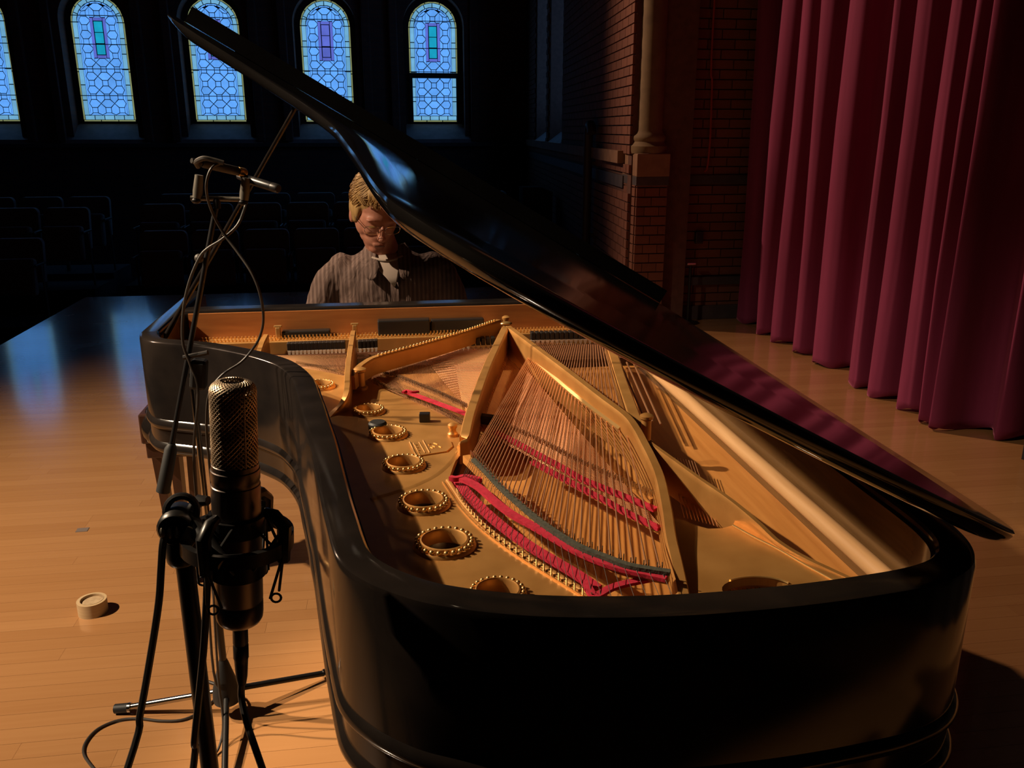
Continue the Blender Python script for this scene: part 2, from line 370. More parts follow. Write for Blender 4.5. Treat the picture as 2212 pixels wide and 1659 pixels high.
# ------------------------------------------------------------------ the stage floor
STX0, STX1, STY0, STY1 = -2.95, 3.9, -1.6, 8.8
floor = struct(MB().box2((STX0, STY0, -.95), (STX1, STY1, -.02)).build('floor', M['subfloor']))
PW = .0635
unit = MB().box((0, 0, 0), (1, 1, 1)).mesh('plank', tone=True); unit.materials.append(M['plank'])
planks = []
ny = int((STY1 - STY0) / PW)
for i in range(ny):
    y = STY0 + (i + .5) * PW; x = STX0 - R.random() * 1.2
    while x < STX1:
        ln = R.choice((.75, 1.05, 1.35, 1.7, 2.1)); a, b = max(x, STX0), min(x + ln, STX1)
        if b - a > .05: planks.append(((a + b) / 2, y, b - a))
        x += ln
def vis(p):
    u, v, z = proj((p[0], p[1], 0))
    if z < .3: return 0
    u0 = proj((p[0] - p[2] / 2, p[1], 0)); u1 = proj((p[0] + p[2] / 2, p[1], 0))
    wd = max(0, min(u1[0], 2212) - max(u0[0], 0)); hidden = (-.15 < p[0] < .8 and .7 < p[1] < 2.9)
    return 0 if (hidden or not (560 < v < 1720)) else wd * PW * FPX / z
planks.sort(key=vis, reverse=True)
for (x, y, ln) in planks[:290]:
    place('plank', unit, floor, (x, y, -.01), (ln - .0006, PW - .0008, .02))
rest = MB()
for (x, y, ln) in planks[290:]:
    rest.box((x, y, -.01), (ln - .0006, PW - .0008, .02), tone=R.random())
rest.build('far_planks', M['plank'], floor, kind='stuff', tone=True)

# ------------------------------------------------------------------ auditorium shell
AUD0 = -.95
struct(MB().box2((-9, STY1 + .002, AUD0 - .1), (4.5, 16.6, AUD0)).build('floor_auditorium', M['carpet']))
struct(MB().box2((-9, -1.8, AUD0 - .1), (STX0 - .003, STY1, AUD0)).build('floor_aisle', M['carpet']))
struct(MB().box2((-9.2, -3, 7.5), (5, 17, 7.6)).build('ceiling', M['blackout']))
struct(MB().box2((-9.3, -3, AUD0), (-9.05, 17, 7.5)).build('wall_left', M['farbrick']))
struct(MB().box2((-9.3, -3.3, AUD0), (5, -3.05, 7.5)).build('wall_rear', M['blackout']))
# back wall with arched openings
WY = 16.0
WC = [-6.55, -4.68, -2.82, -.945, .915]
HW, WZ0, WZS = .425, 1.70, 3.285
def arch(cx, hw, z0, zs, n=20, rx=None):
    return [(cx - hw, z0), (cx + hw, z0)] + [(cx + hw * math.cos(a), zs + hw * math.sin(a)) for a in np.linspace(0, PI, n)]
XZ = lambda u, v, t: (u, t, v)
wall_holes = [arch(c, HW + .10, WZ0 - .33, WZS) for c in WC]
wb = MB().prism([(-9.1, AUD0), (4.5, AUD0), (4.5, 7.5), (-9.1, 7.5)], WY, WY + .5, wall_holes, XZ)
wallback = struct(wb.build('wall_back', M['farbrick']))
mb = MB()
for c in WC:   # splayed pilasters and the sloping sills
    for s_ in (-1, 1):
        mb.box2((c + s_ * .70 - .07, WY - .10, 1.36), (c + s_ * .70 + .07, WY, 5.2), .02)
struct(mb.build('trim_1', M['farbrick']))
mb = MB()
for c in WC:
    y0, y1 = WY - .06, WY + .30
    mb.add([(c - .72, y0, 1.33), (c + .72, y0, 1.33), (c + .72, y0, 1.40), (c - .72, y0, 1.40), (c - .50, y1, 1.33), (c + .50, y1, 1.33), (c + .50, y1, 1.66), (c - .50, y1, 1.66)],
           [(0, 1, 2, 3), (4, 5, 6, 7), (3, 2, 6, 7), (0, 3, 7, 4), (1, 2, 6, 5), (0, 1, 5, 4)])
struct(mb.build('trim_2', M['plaster']))
struct(MB().box2((-9.1, WY - .09, 1.27), (2.5, WY + .01, 1.34), .01).build('trim_3', M['darkstone']))

def stained_window(k, cx, teal, sash=False):
    y = WY + .30
    win = struct(MB().sweep([(0, 0), (1, 0)], [(0, 0), (0, .001), (.001, .001)]).build('window_%d' % k, M['lead']))
    # backing of lead: cames are what is left between the panes
    me = MB(); poly = arch(cx, HW, WZ0, WZS, 24); me.prism(poly, y + .006, y + .012, (), XZ)
    win.data = me.mesh('window'); win.data.materials.append(M['lead'])
    ol = [np.array(p) for p in arch(0, HW, 0, WZS - WZ0, 40)]
    def offset_arch(o): return (HW - o)
    def pane(poly, material, t=.008):
        # shrink slightly for the came
        c = np.mean(np.array(poly), axis=0)
        out = []
        for p in poly:
            d = np.array(p) - c; ln = np.linalg.norm(d); out.append(c + d * max(0.2, (ln - .0078) / ln))
        m = MB().prism([(p[0] + cx, p[1] + WZ0) for p in out], y, y + t, (), XZ).build('pane', material, win)
        return m
    H = WZS - WZ0
    # amber edge and green border strips
    def strip(o0, o1, material, nside, narc, bottom):
        h0, h1 = HW - o0, HW - o1
        for s_ in (-1, 1):
            zs = np.linspace(o0 if not bottom else o1, H, nside + 1)
            for a, b in zip(zs, zs[1:]): pane([(s_ * h0, a), (s_ * h0, b), (s_ * h1, b), (s_ * h1, a)], material)
        an = np.linspace(0, PI, narc + 1)
        for a, b in zip(an, an[1:]):
            mid = np.linspace(a, b, 5)
            pane([(h0 * math.cos(t), H + h0 * math.sin(t)) for t in mid] + [(h1 * math.cos(t), H + h1 * math.sin(t)) for t in mid[::-1]], material)
        if bottom:
            xs = np.linspace(-h0, h0, 6 if o1 - o0 > .03 else 4)
            for a, b in zip(xs, xs[1:]): pane([(a, o0), (b, o0), (b, o1), (a, o1)], material)
    strip(0.0, .022, M['glassedge'], 2, 5, True)
    strip(.026, .098, M['glassborder'], 6, 8, True)
    strip(.102, .122, M['glass'], 2, 5, False)
    # field of squares and elongated hexagons
    fh = HW - .126; z0 = .102; p = fh * 2 / 2.72; s = p * .2; cz0 = z0 + .08
    rect = (-.125, .125, 1.02, 1.66)   # centre jewel and its frame
    def inside(pl, strict=False):
        for (u, v) in pl:
            if v > H and math.hypot(u, v - H) > fh + 1e-6: return False
        return True
    def clip(pl):
        q = []
        for (u, v) in pl:
            u = min(max(u, -fh), fh); v = max(v, z0)
            if v > H:
                r = math.hypot(u, v - H)
                if r > fh: u, v = u * fh / r, H + (v - H) * fh / r
            q.append((u, v))
        out = []
        for a in q:
            if not out or math.hypot(a[0] - out[-1][0], a[1] - out[-1][1]) > .012: out.append(a)
        if len(out) < 3: return None
        A = .5 * sum(out[i - 1][0] * out[i][1] - out[i][0] * out[i - 1][1] for i in range(len(out)))
        return out if abs(A) > .0012 else None
    for j in range(-1, 11):
        for i in range(-2, 3):
            x0, y0 = i * p, cz0 + j * p
            for pl in ([(x0 - s, y0 - s), (x0 + s, y0 - s), (x0 + s, y0 + s), (x0 - s, y0 + s)],
                       [(x0 + s, y0 + s), (x0 + p / 2, y0 + p / 2), (x0 + p - s, y0 + s), (x0 + p - s, y0 - s), (x0 + p / 2, y0 - p / 2), (x0 + s, y0 - s)],
                       [(x0 + s, y0 + s), (x0 + p / 2, y0 + p / 2), (x0 + s, y0 + p - s), (x0 - s, y0 + p - s), (x0 - p / 2, y0 + p / 2), (x0 - s, y0 + s)]):
                cxp = sum(a[0] for a in pl) / len(pl); cyp = sum(a[1] for a in pl) / len(pl)
                if cyp > H + fh * .98 or abs(cxp) > fh + .05 or cyp < z0 - .05: continue
                # cut away what the jewel frame covers, keeping the larger side
                def cut(q, ax_, lim, sg):
                    o_ = []
                    for e in range(len(q)):
                        p0, p1 = q[e - 1], q[e]; d0, d1 = sg * (p0[ax_] - lim), sg * (p1[ax_] - lim)
                        if (d0 > 0) != (d1 > 0):
                            f_ = d0 / (d0 - d1); o_.append((p0[0] + (p1[0] - p0[0]) * f_, p0[1] + (p1[1] - p0[1]) * f_))
                        if d1 > 0: o_.append(p1)
                    return o_
                def area(q): return abs(.5 * sum(q[e - 1][0] * q[e][1] - q[e][0] * q[e - 1][1] for e in range(len(q)))) if len(q) > 2 else 0
                todo = [pl]
                if max(u for u, v in pl) > rect[0] and min(u for u, v in pl) < rect[1] and max(v for u, v in pl) > rect[2] and min(v for u, v in pl) < rect[3]:
                    mid = cut(cut(pl, 0, rect[0], 1), 0, rect[1], -1)
                    todo = [cut(pl, 0, rect[0], -1), cut(pl, 0, rect[1], 1), cut(mid, 1, rect[2], -1), cut(mid, 1, rect[3], 1)]
                for q in todo:
                    if area(q) < .0010: continue
                    q = clip(q)
                    if q: pane(q, M['glass'])
    a, b, c, d = rect
    for (q0, q1, q2, q3) in ((a, a + .045, c, d), (b - .045, b, c, d), (a + .047, b - .047, c, c + .05), (a + .047, b - .047, d - .05, d)):
        pane([(q0, q2), (q1, q2), (q1, q3), (q0, q3)], M['glassviolet'])
    n = 3
    zz = np.linspace(c + .055, d - .055, n + 1)
    for e0, e1 in zip(zz, zz[1:]): pane([(a + .055, e0), (b - .055, e0), (b - .055, e1), (a + .055, e1)], M['glassteal'] if teal else M['glassviolet'])
    # saddle bars
    mb = MB()
    for v in (.42, .85, 1.20 + .04, 1.66 + .03):
        mb.box2((cx - HW, y - .012, WZ0 + v - .006), (cx + HW, y - .001, WZ0 + v + .006))
    mb.build('saddle_bar', M['lead'], win)
    # timber frame round the opening
    fr = MB().prism(arch(cx, HW + .13, WZ0 - .08, WZS, 24), y + .013, y + .06, [arch(cx, HW - .003, WZ0 + .003, WZS, 24)], XZ)
    fr.build('window_frame', M['blackwood'], win)
    if sash:
        sb = MB().box2((cx - HW - .02, y - .06, WZ0 + .74), (cx + HW + .02, y - .013, WZ0 + .83), .01)
        sb.box2((cx - HW - .01, y - .06, WZ0 - .02), (cx - HW + .045, y - .013, WZ0 + .75), .008).box2((cx + HW - .03, y - .06, WZ0 - .02), (cx + HW + .01, y - .013, WZ0 + .75), .008)
        sb.build('open_sash', M['blackwood'], win)
for k, (c, teal) in enumerate(zip(WC, (True, True, True, False, True))): stained_window(k + 1, c, teal, k == 4)

# right auditorium wall, slightly splayed, with two deep windows near the corner
WA, WB_ = np.array([1.93, 6.86]), np.array([2.54, 16.0]); WD = (WB_ - WA); WL = np.linalg.norm(WD); WD = WD / WL; WN = np.array([WD[1], -WD[0]])   # WN points away from the hall
def wr(u, v, t): q = WA + WD * u + WN * t; return (q[0], q[1], v)   # u along the wall, t into the wall
ho = [(4.28, 1.40, 5.55, 5.0), (6.05, 1.40, 7.4, 5.0)]
holes = [[(a, z0), (b, z0), (b, z1), (a, z1)] for (a, z0, b, z1) in ho]
wallright = struct(MB().prism([(0, AUD0), (WL + .3, AUD0), (WL + .3, 7.5), (0, 7.5)], .016, .5, holes, wr).build('wall_right', M['mortar']))
for k, (a, z0, b, z1) in enumerate(ho):
    g = struct(MB().prism([(a, z0), (b, z0), (b, z1), (a, z1)], .46, .48, (), wr).build('window_%d' % (k + 6), M['glass']))
    MB().add([wr(a, z0, -.01), wr(b, z0, -.01), wr(b, z0 + .34, .45), wr(a, z0 + .34, .45), wr(a, z0 - .05, -.01), wr(b, z0 - .05, -.01)], [(0, 1, 2, 3), (0, 1, 5, 4)]).build('window_sill', M['plaster'], g)
struct(MB().prism([(0.25, 1.30), (WL, 1.30), (WL, 1.40), (0.25, 1.40)], -.05, .016, (), wr).build('trim_4', M['stone']))
struct(MB().prism([(0.25, 1.10), (WL, 1.10), (WL, 1.20), (0.25, 1.20)], -.002, .016, (), wr).build('trim_5', M['darkstone']))
# bricks of that wall
BW, BH = .215, .065
bm_ = MB().box((0, 0, 0), (1, 1, 1)).mesh('brick', tone=True); bm_.materials.append(M['brick'])
bricks = []; halves = []
ang = math.atan2(WD[1], WD[0])
row = 0; z = AUD0
while z < 3.6:
    zc = z + .0375
    if not (1.09 < zc < 1.21 or 1.28 < zc < 1.41):
        u = .115 + (.112 if row % 2 else 0)
        if row % 2: halves.append((.055, zc))
        while u < 9.1:
            if not any(a - .12 < u < b + .12 and zc > z0 - .03 for (a, z0, b, z1) in ho): bricks.append((u, zc))
            u += .225
    z += .075; row += 1
def bvis(b):
    q = wr(b[0], b[1], 0); u, v, zz = proj(q); return (1000 if (v > 0 and 1150 < u < 1362 and v < 600 - (1362 - u) * .55) else 0) - b[0]
bricks.sort(key=bvis, reverse=True)
for (u, zc) in bricks[:250]:
    q = wr(u, zc, .006); place('brick', bm_, wallright, q, (BW, .02, BH), (0, 0, ang))
rz = rotz(ang)
for (u, zc) in halves: place('brick', bm_, wallright, wr(u, zc, .006), (.10, .02, BH), (0, 0, ang))
rb = MB()
for (u, zc) in bricks[250:]:
    rb.box(wr(u, zc, .006), (BW, .02, BH), rz, tone=R.random())
rb.build('far_bricks', M['brick'], wallright, kind='stuff', tone=True)

# pier with engaged column at the corner of the stage
PY = 6.86
pier = struct(MB().box2((1.97, PY - .10, AUD0), (2.21, PY + .3, 1.21)).build('wall_pier', M['mortar']))
mb = MB()
row = 0; z = 0
while z < 1.13:
    zc = z + .0375
    for (xa, xb) in (((1.965, 2.085), (2.09, 2.215)) if row % 2 else ((1.965, 2.03), (2.035, 2.15), (2.155, 2.215))):
        o = place('brick', bm_, pier, ((xa + xb) / 2, PY - .105, zc), (xb - xa, .022, BH))
    for ya in (PY - .09, PY + .03, PY + .15):
        place('brick', bm_, pier, (1.966, ya + .055, zc), (.02, .108, BH))
    z += .075; row += 1
struct(MB().box2((1.955, PY - .125, 1.14), (2.225, PY + .3, 1.21), .004).build('trim_6', M['darkstone']))
struct(MB().box2((1.955, PY - .13, 1.21), (2.225, PY + .3, 1.385), .006).build('trim_7', M['stone']))
cb = MB().lathe([(.145, 1.385), (.150, 1.41), (.150, 1.44), (.135, 1.455), (.125, 1.475), (.133, 1.495), (.133, 1.515), (.115, 1.535), (.105, 1.56), (.103, 7.4)], (2.085, PY + .02, 0), 28)
struct(cb.build('column', M['columnstone']))
# facing wall beyond the pier
fw = struct(MB().box2((2.2, PY + .10, -.02), (4.4, PY + .5, 7.5)).build('wall_alcove', M['mortar']))
row = 0; z = 0; cnt = 0
stuffb = MB()
while z < 4.4:
    zc = z + .0375
    if not (1.13 < zc < 1.22):
        x = 2.33 + (.11 if row % 2 else 0)
        while x < 3.2:
            if cnt < 200: place('brick', bm_, fw, (x, PY + .096, zc), (BW, .02, BH)); cnt += 1
            else: stuffb.box((x, PY + .096, zc), (BW, .02, BH), tone=R.random())
            x += .225
    z += .075; row += 1
stuffb.build('upper_bricks', M['brick'], fw, kind='stuff', tone=True)
struct(MB().box2((2.2, PY + .07, 1.14), (3.3, PY + .1, 1.21), .004).build('trim_8', M['darkstone']))
struct(MB().box2((2.2, PY + .05, .30), (3.3, PY + .1, .37), .006).build('trim_9', M['darkstone']))
struct(MB().box2((2.2, PY + .06, 0), (3.3, PY + .1, .12), .006).build('baseboard_alcove', M['darkstone']))
struct(MB().box2((4.2, -3, -.02), (4.4, PY + .5, 7.5)).build('wall_wing', M['blackout']))
# things on those walls
mb = MB(); q0 = wr(1.62, .4, -.06)
pts = [wr(1.62, z, -.075) for z in np.linspace(-.6, 1.50, 14)] + [wr(1.62 - .10 * (1 - math.cos(a)), 1.50 + .11 * math.sin(a), -.075) for a in np.linspace(.2, PI * .9, 8)]
o = thing('wall_pipe', 'dark iron pipe with hooked top running up the brick side wall', 'pipe', wr(1.62, -.6, -.075))
mb.tube(pts, .045, 12); mb.build('pipe', M['iron'], o)
MB().box(wr(1.62, .55, -.02), (.03, .14, .04), rz, .005).build('bracket', M['iron'], o)
MB().box(wr(1.62, 1.25, -.02), (.03, .14, .04), rz, .005).build('bracket', M['iron'], o)
o = MB().tube(smooth_line([(2.575, PY + .06, 7.3), (2.575, PY + .06, 2.6), (2.60, PY + .06, 1.9), (2.61, PY + .055, 1.5), (2.60, PY + .05, 1.28), (2.575, PY + .045, 1.235)], 8), .008, 8).build('rope', M['redcord'])
tag(o, 'thin red rope hanging down the dark alcove wall beside the curtain', 'rope')
o = thing('outlet_box', 'small dark outlet box on the alcove wall above the low band', 'box', (2.57, PY + .086, .66))
MB().box((2.57, PY + .063, .70), (.065, .04, .10), None, .006).build('housing', M['iron'], o)
MB().box((2.57, PY + .04, .70), (.045, .006, .07), None, .002).build('cover_plate', M['blackmetal'], o)
o = thing('work_stand', 'slim dark stand with pale top edge leaning near the alcove wall', 'stand', (2.47, PY - .05, 0))
MB().tube([(2.47, PY - .06, .0), (2.47, PY - .05, .48)], .012, 8).build('post', M['blackmetal'], o)
MB().box((2.475, PY - .05, .50), (.075, .03, .018), None, .004).build('top_bar', M['pin'], o)
MB().lathe([(0, 0), (.09, 0), (.09, .012), (.02, .025), (0, .025)], (2.47, PY - .06, 0), 20).build('foot', M['blackmetal'], o)
sp = np.array(wr(4.6, .0, -.28))
o = thing('loudspeaker', 'black loudspeaker cabinet on a pole against the far brick side wall', 'loudspeaker', (sp[0], sp[1], AUD0))
MB().prism([(-.2, .42), (.2, .42), (.2, .80), (.05, .86), (-.2, .86)], -.16, .16, (), lambda u, v, t: (sp[0] + u, sp[1] + t, v - .02)).build('cabinet', M['blackmetal'], o)
MB().box((sp[0] - .02, sp[1] - .163, .60), (.32, .01, .30), None, .004).build('grille', M['graphite'], o)
MB().tube([(sp[0], sp[1], AUD0 + .03), (sp[0], sp[1], .42)], .02, 10).build('pole', M['blackmetal'], o)
MB().lathe([(0, 0), (.22, 0), (.22, .015), (.03, .03), (0, .03)], (sp[0], sp[1], AUD0), 24).build('foot', M['blackmetal'], o)

# ------------------------------------------------------------------ auditorium seats
def seat_proto():
    o = thing('theatre_seat', 'x', 'seat', (0, 0, 0))
    bk = MB()   # curved back with rounded top
    prof = [(-.245, .42), (.245, .42), (.25, .80)] + [(.19 + .06 * math.cos(a), .83 + .06 * math.sin(a)) for a in np.linspace(0, PI / 2, 6)] + [(-.19 - .06 * math.sin(a), .83 + .06 * math.cos(a)) for a in np.linspace(0, PI / 2, 6)] + [(-.25, .80)]
    bk.prism(prof, 0, .07, (), lambda u, v, t: (u, t + (v - .42) * .18 + .03 * (u / .25) ** 2 * -1, v))
    bk.build('backrest', M['seat'], o)
    MB().box((0, -.16, .50), (.44, .10, .40), Matrix.Rotation(math.radians(-12), 3, 'X'), .03).build('seat', M['seat'], o)
    for s in (-1, 1):
        MB().box((s * .268, -.12, .31), (.016, .05, .62), None, .008).build('leg', M['seatmetal'], o)
        MB().box((s * .262, -.13, .635), (.022, .30, .03), None, .012).build('armrest', M['seatmetal'], o)
    return o
proto = seat_proto(); first = True
def put_seat(x, y, ztop, label, group):
    global first
    if first: o = proto; first = False
    else:
        o = proto.copy(); COL.objects.link(o)
        for c in proto.children:
            d = c.copy(); COL.objects.link(d); d.parent = o
    o.location = (x, y, ztop - .89); o['label'] = label; o['group'] = group
    return o
rows = [(10.0, .485, .555, 'front', 0), (10.8, .715, .565, 'second', 1), (11.6, .775, .57, 'third', 2)]
for (y, zt, pitch, nm, q) in rows:
    x0 = {0: -2.48, 1: -2.66, 2: -2.64}[q]
    for i in range(8):
        x = x0 + i * pitch
        if x > 1.65: continue
        pos = ['at the aisle end', 'second from the aisle', 'third from the aisle', 'fourth from the aisle', 'fifth from the aisle', 'sixth from the aisle', 'seventh from the aisle', 'eighth from the aisle'][i]
        put_seat(x, y, zt, 'dark upholstered theatre seat in the %s row behind the pianist, %s' % (nm, pos), 'central block of theatre seats')
for (y, zt, xr, nm) in ((10.05, .42, -4.02, 'front'), (10.75, .69, -3.72, 'second'), (11.5, .76, -3.70, 'third')):
    for i in range(3):
        put_seat(xr - i * .56, y, zt, 'dark theatre seat in the %s row of the left block, %s' % (nm, ('at the aisle', 'one in from the aisle', 'two in from the aisle')[i]), 'left block of theatre seats')
mb = MB()
for (y, zt) in ((9.98, .485), (10.78, .715), (11.58, .775)): mb.box2((-3.05, y - .38, AUD0), (1.9, y + .42, zt - .89))
for (y, zt) in ((10.03, .42), (10.73, .69), (11.48, .76)): mb.box2((-6.2, y - .37, AUD0), (-3.38, y + .38, zt - .89))
struct(mb.build('floor_risers', M['carpet']))

# ------------------------------------------------------------------ the curtain
rid = [(1600, 695), (1640, 721), (1676, 738), (1724, 760), (1768, 786), (1822, 834), (1886, 856), (1952, 886), (1990, 915), (2014, 930)]
pts = []
rp = [P(a, b, 0) for a, b in rid]
rp = [np.array([p[0], p[1]]) for p in rp]
depth = [.22, .24, .24, .28, .22, .34, .34, .34, .10, .0]
for i, p in enumerate(rp):
    x = 2.87 + .25 * (p[0] - 2.87)
    pts.append((x + .03, p[1] + .025)); pts.append((x, p[1])); 
    if i < len(rp) - 1:
        nx = rp[i + 1]; g = p[1] - nx[1]; d = depth[i]
        k_ = min(.13, g * .30); pts.append((x + .012, p[1] - k_ * .6)); pts.append((x + .07, p[1] - k_))
        pts.append((x + d, p[1] - k_ * 1.12)); pts.append((x + d + .03, p[1] - g * .65)); pts.append((x + d * .5, nx[1] + g * .16))
lx, ly = pts[-1]
pts += [(lx + .05, ly - .03), (lx + .20, ly - .02), (lx + .30, ly - .07), (lx + .26, ly - .16), (lx + .25, ly - .19), (lx + .32, ly - .20), (lx + .55, ly - .16), (lx + .75, ly - .30), (lx + 1.1, ly - .25)]
line = smooth_line(pts, 6)
mb = MB(); zs = [.015, .06, .3, .8, 1.6, 2.6, 3.8, 5.2, 7.4]; vv = []; n = len(line)
for j, z in enumerate(zs):
    for i, p in enumerate(line):
        k = .5 + .5 * math.sin(i * .35); s = 1 - .04 * z / 5
        dx = .012 * math.sin(i * .21 + z * .9) + .010 * math.sin(i * .047 + z * 1.7)
        zz = z + (.012 * math.sin(i * .33) if j == 0 else 0)
        vv.append((2.98 + (p[0] - 2.98) * s + dx, p[1] + .012 * math.sin(i * .13 + z), zz))
mb.add(vv, [(j * n + i, j * n + i + 1, (j + 1) * n + i + 1, (j + 1) * n + i) for j in range(len(zs) - 1) for i in range(n - 1)], True)
cur = mb.build('stage_curtain', M['curtain']); sol = cur.modifiers.new('thickness', 'SOLIDIFY'); sol.thickness = .006
tag(cur, 'long crimson velour stage curtain hanging in deep vertical folds', 'curtain')
bl = [(3.05 + .05 * math.sin(i * .9), 3.55 - .10 * i) for i in range(50)]
bl = smooth_line(bl, 3); mb = MB(); n = len(bl)
mb.add([(p[0], p[1], z) for z in (.01, 7.4) for p in bl], [(i, i + 1, n + i + 1, n + i) for i in range(n - 1)], True)
bd = mb.build('black_drape', M['blackout']); sol = bd.modifiers.new('thickness', 'SOLIDIFY'); sol.thickness = .006
tag(bd, 'black drape hanging right of the crimson curtain', 'curtain')
#PART2
# ------------------------------------------------------------------ the grand piano
ZR = 1.0                                   # top of the rim
OUT = [(-.735, 3.25), (-.735, 2.95), (-.735, 2.62), (-.730, 2.56), (-.715, 2.51), (-.69, 2.465), (-.657, 2.438), (-.574, 2.40), (-.517, 2.37), (-.439, 2.31), (-.374, 2.25), (-.315, 2.18), (-.284, 2.125), (-.257, 2.057), (-.236, 1.982), (-.22, 1.89), (-.202, 1.787), (-.184, 1.675), (-.167, 1.573), (-.149, 1.443), (-.129, 1.30), (-.114, 1.206), (-.104, 1.145), (-.094, 1.100), (-.078, 1.064), (-.055, 1.031), (-.031, 1.005), (.004, .975), (.038, .954), (.094, .930), (.16, .910), (.24, .895), (.33, .886), (.42, .884), (.52, .888), (.61, .897), (.685, .909), (.742, .929), (.784, .960), (.811, 1.002), (.826, 1.055), (.832, 1.13), (.832, 1.30), (.832, 2.0), (.832, 3.25)]
path = smooth_line(OUT, 4)
def offset_path(pth, o):
    out = []; m = len(pth)
    for i in range(m):
        t = pth[min(i + 1, m - 1)] - pth[max(i - 1, 0)]; t = t / np.linalg.norm(t)
        out.append(pth[i] + np.array([-t[1], t[0]]) * o)
    return out
piano = thing('grand_piano', 'black concert grand piano seen from its tail with lid raised and gold plate', 'piano', (.05, 2.1, 0))
rimp = [(.052, .996), (.048, 1.0), (.010, 1.0), (.003, .997), (0, .989), (0, .773), (-.004, .769), (-.008, .761), (-.008, .753), (-.004, .745), (.001, .741), (.001, .702), (-.004, .697), (-.009, .689), (-.009, .680), (-.004, .672), (.002, .667), (.012, .665), (.052, .665)]
rim = MB().sweep(path, rimp, smooth=True).build('rim', M['lacquer'], piano, 'black lacquered bent rim with two moulding beads')
MB().sweep(path, [(.0525, .83), (.0525, .985), (.0575, .985), (.0575, .83)], smooth=True).build('inner_veneer', M['innerwood'], piano)
ZP, ZS = .888, .835
inner = offset_path(path, .05)
MB().prism([(p[0], p[1]) for p in inner if p[1] < 3.0], ZS - .02, ZS).build('soundboard', M['board'], piano, 'amber spruce soundboard')
MB().prism([(p[0], p[1]) for p in offset_path(path, .02) if p[1] < 3.2], .665, .675).build('underside', M['blackwood'], piano)

# pale lip along the straight side
a, b = P(1448, 828, .862), P(1935, 1262, .862)
xb_ = .763
lip = [(xb_, y, .884) for y in np.linspace(1.02, 2.86, 12)]
MB().tube(lip, .0165, 16).build('spine_lip', M['maple'], piano, 'pale rounded maple lip along the straight side')

# main plate with its round openings
def PP(lst, z): return [P(a, b, z) for a, b in lst]
ros = [((690, 836), 34, True), ((796, 890), 36, True), ((838, 940), 43, True), ((872, 1007), 48, True), ((915, 1090), 58, True), ((960, 1178), 68, True), ((1075, 1287), 64, True)]
rc = []
for (c, rx, _) in ros:
    p = P(c[0], c[1], ZP); q = P(c[0] + rx, c[1], ZP); rc.append((p[0], p[1], float(np.hypot(*(q - p)[:2]))))
ridge_px = [(968, 1040), (982, 1061), (1004, 1093), (1040, 1132), (1082, 1166), (1131, 1200), (1180, 1230), (1228, 1259), (1270, 1284), (1330, 1318)]
hitch_px = [(1004, 921), (974, 905), (933, 883), (884, 863), (844, 847), (808, 829), (785, 816), (745, 812), (700, 803), (655, 795), (600, 780)]
ridge = smooth_line([p[:2] for p in PP(ridge_px, ZP)], 4)
left = [p for p in inner if p[1] < 2.37 and (p[0] < .22 and p[1] < 2.4)]
left = [p for p in left if p[0] < .22]
poly = [tuple(p) for p in left] + [tuple(p) for p in ridge[::-1]] + [tuple(p[:2]) for p in PP([(978, 1010), (992, 975), (1003, 940)], ZP)] + [tuple(p[:2]) for p in PP(hitch_px, ZP)]
def circ(x, y, r, n=28): return [(x + r * math.cos(2 * PI * k / n), y + r * math.sin(2 * PI * k / n)) for k in range(n)]
plate = MB().prism(poly, ZP - .014, ZP, [circ(x, y, r * .70) for (x, y, r) in rc]).build('plate', M['gold'], piano, 'gold painted cast iron plate')
MB().prism(poly, .838, .846).build('shade_sheet', M['legwood'], piano)  # dark sheet added below the plate, standing in for shade inside the round openings
# the raised moulding beside the bass hitch pins
MB().sweep([tuple(p) for p in ridge], [(-.006, ZP - .002), (-.005, ZP + .004), (-.002, ZP + .006), (.002, ZP + .006), (.005, ZP + .003), (.007, ZP - .002)], smooth=True).build('plate_moulding', M['gold'], plate)
MB().sweep([tuple(p) for p in offset_path(ridge, -.011)], [(-.002, ZP - .002), (-.0015, ZP + .003), (.0015, ZP + .003), (.002, ZP - .002)], smooth=True).build('plate_moulding', M['gold'], plate)
# step line running from the large strut to the rim
st = smooth_line([p[:2] for p in PP([(985, 978), (968, 1000), (940, 1025), (900, 1046), (866, 1058), (800, 1078)], ZP)], 5)
MB().sweep(st, [(-.0015, ZP - .001), (0, ZP + .0025), (.003, ZP + .0025), (.012, ZP - .001)], smooth=True).build('plate_step', M['gold'], plate)
for (x, y, r) in rc:
    rg = MB().lathe([(r * .68, ZP - .012), (r * .68, ZP + .010), (r * .72, ZP + .013), (r * .77, ZP + .012), (r * .80, ZP + .006), (r * .95, ZP + .006), (r * 1.0, ZP + .003), (r * 1.03, ZP - .002)], (x, y, 0), 36).build('rosette_ring', M['gold'], plate, 'beaded gold ring around a round plate opening')
    bd_ = MB(); nb = 24
    for k in range(nb):
        an = 2 * PI * k / nb; bd_.ell((x + r * .88 * math.cos(an), y + r * .88 * math.sin(an), ZP + .009), (r * .085, r * .085, r * .085), 8, 6)
    bd_.build('rosette_bead', M['goldbright'], plate, kind='stuff')
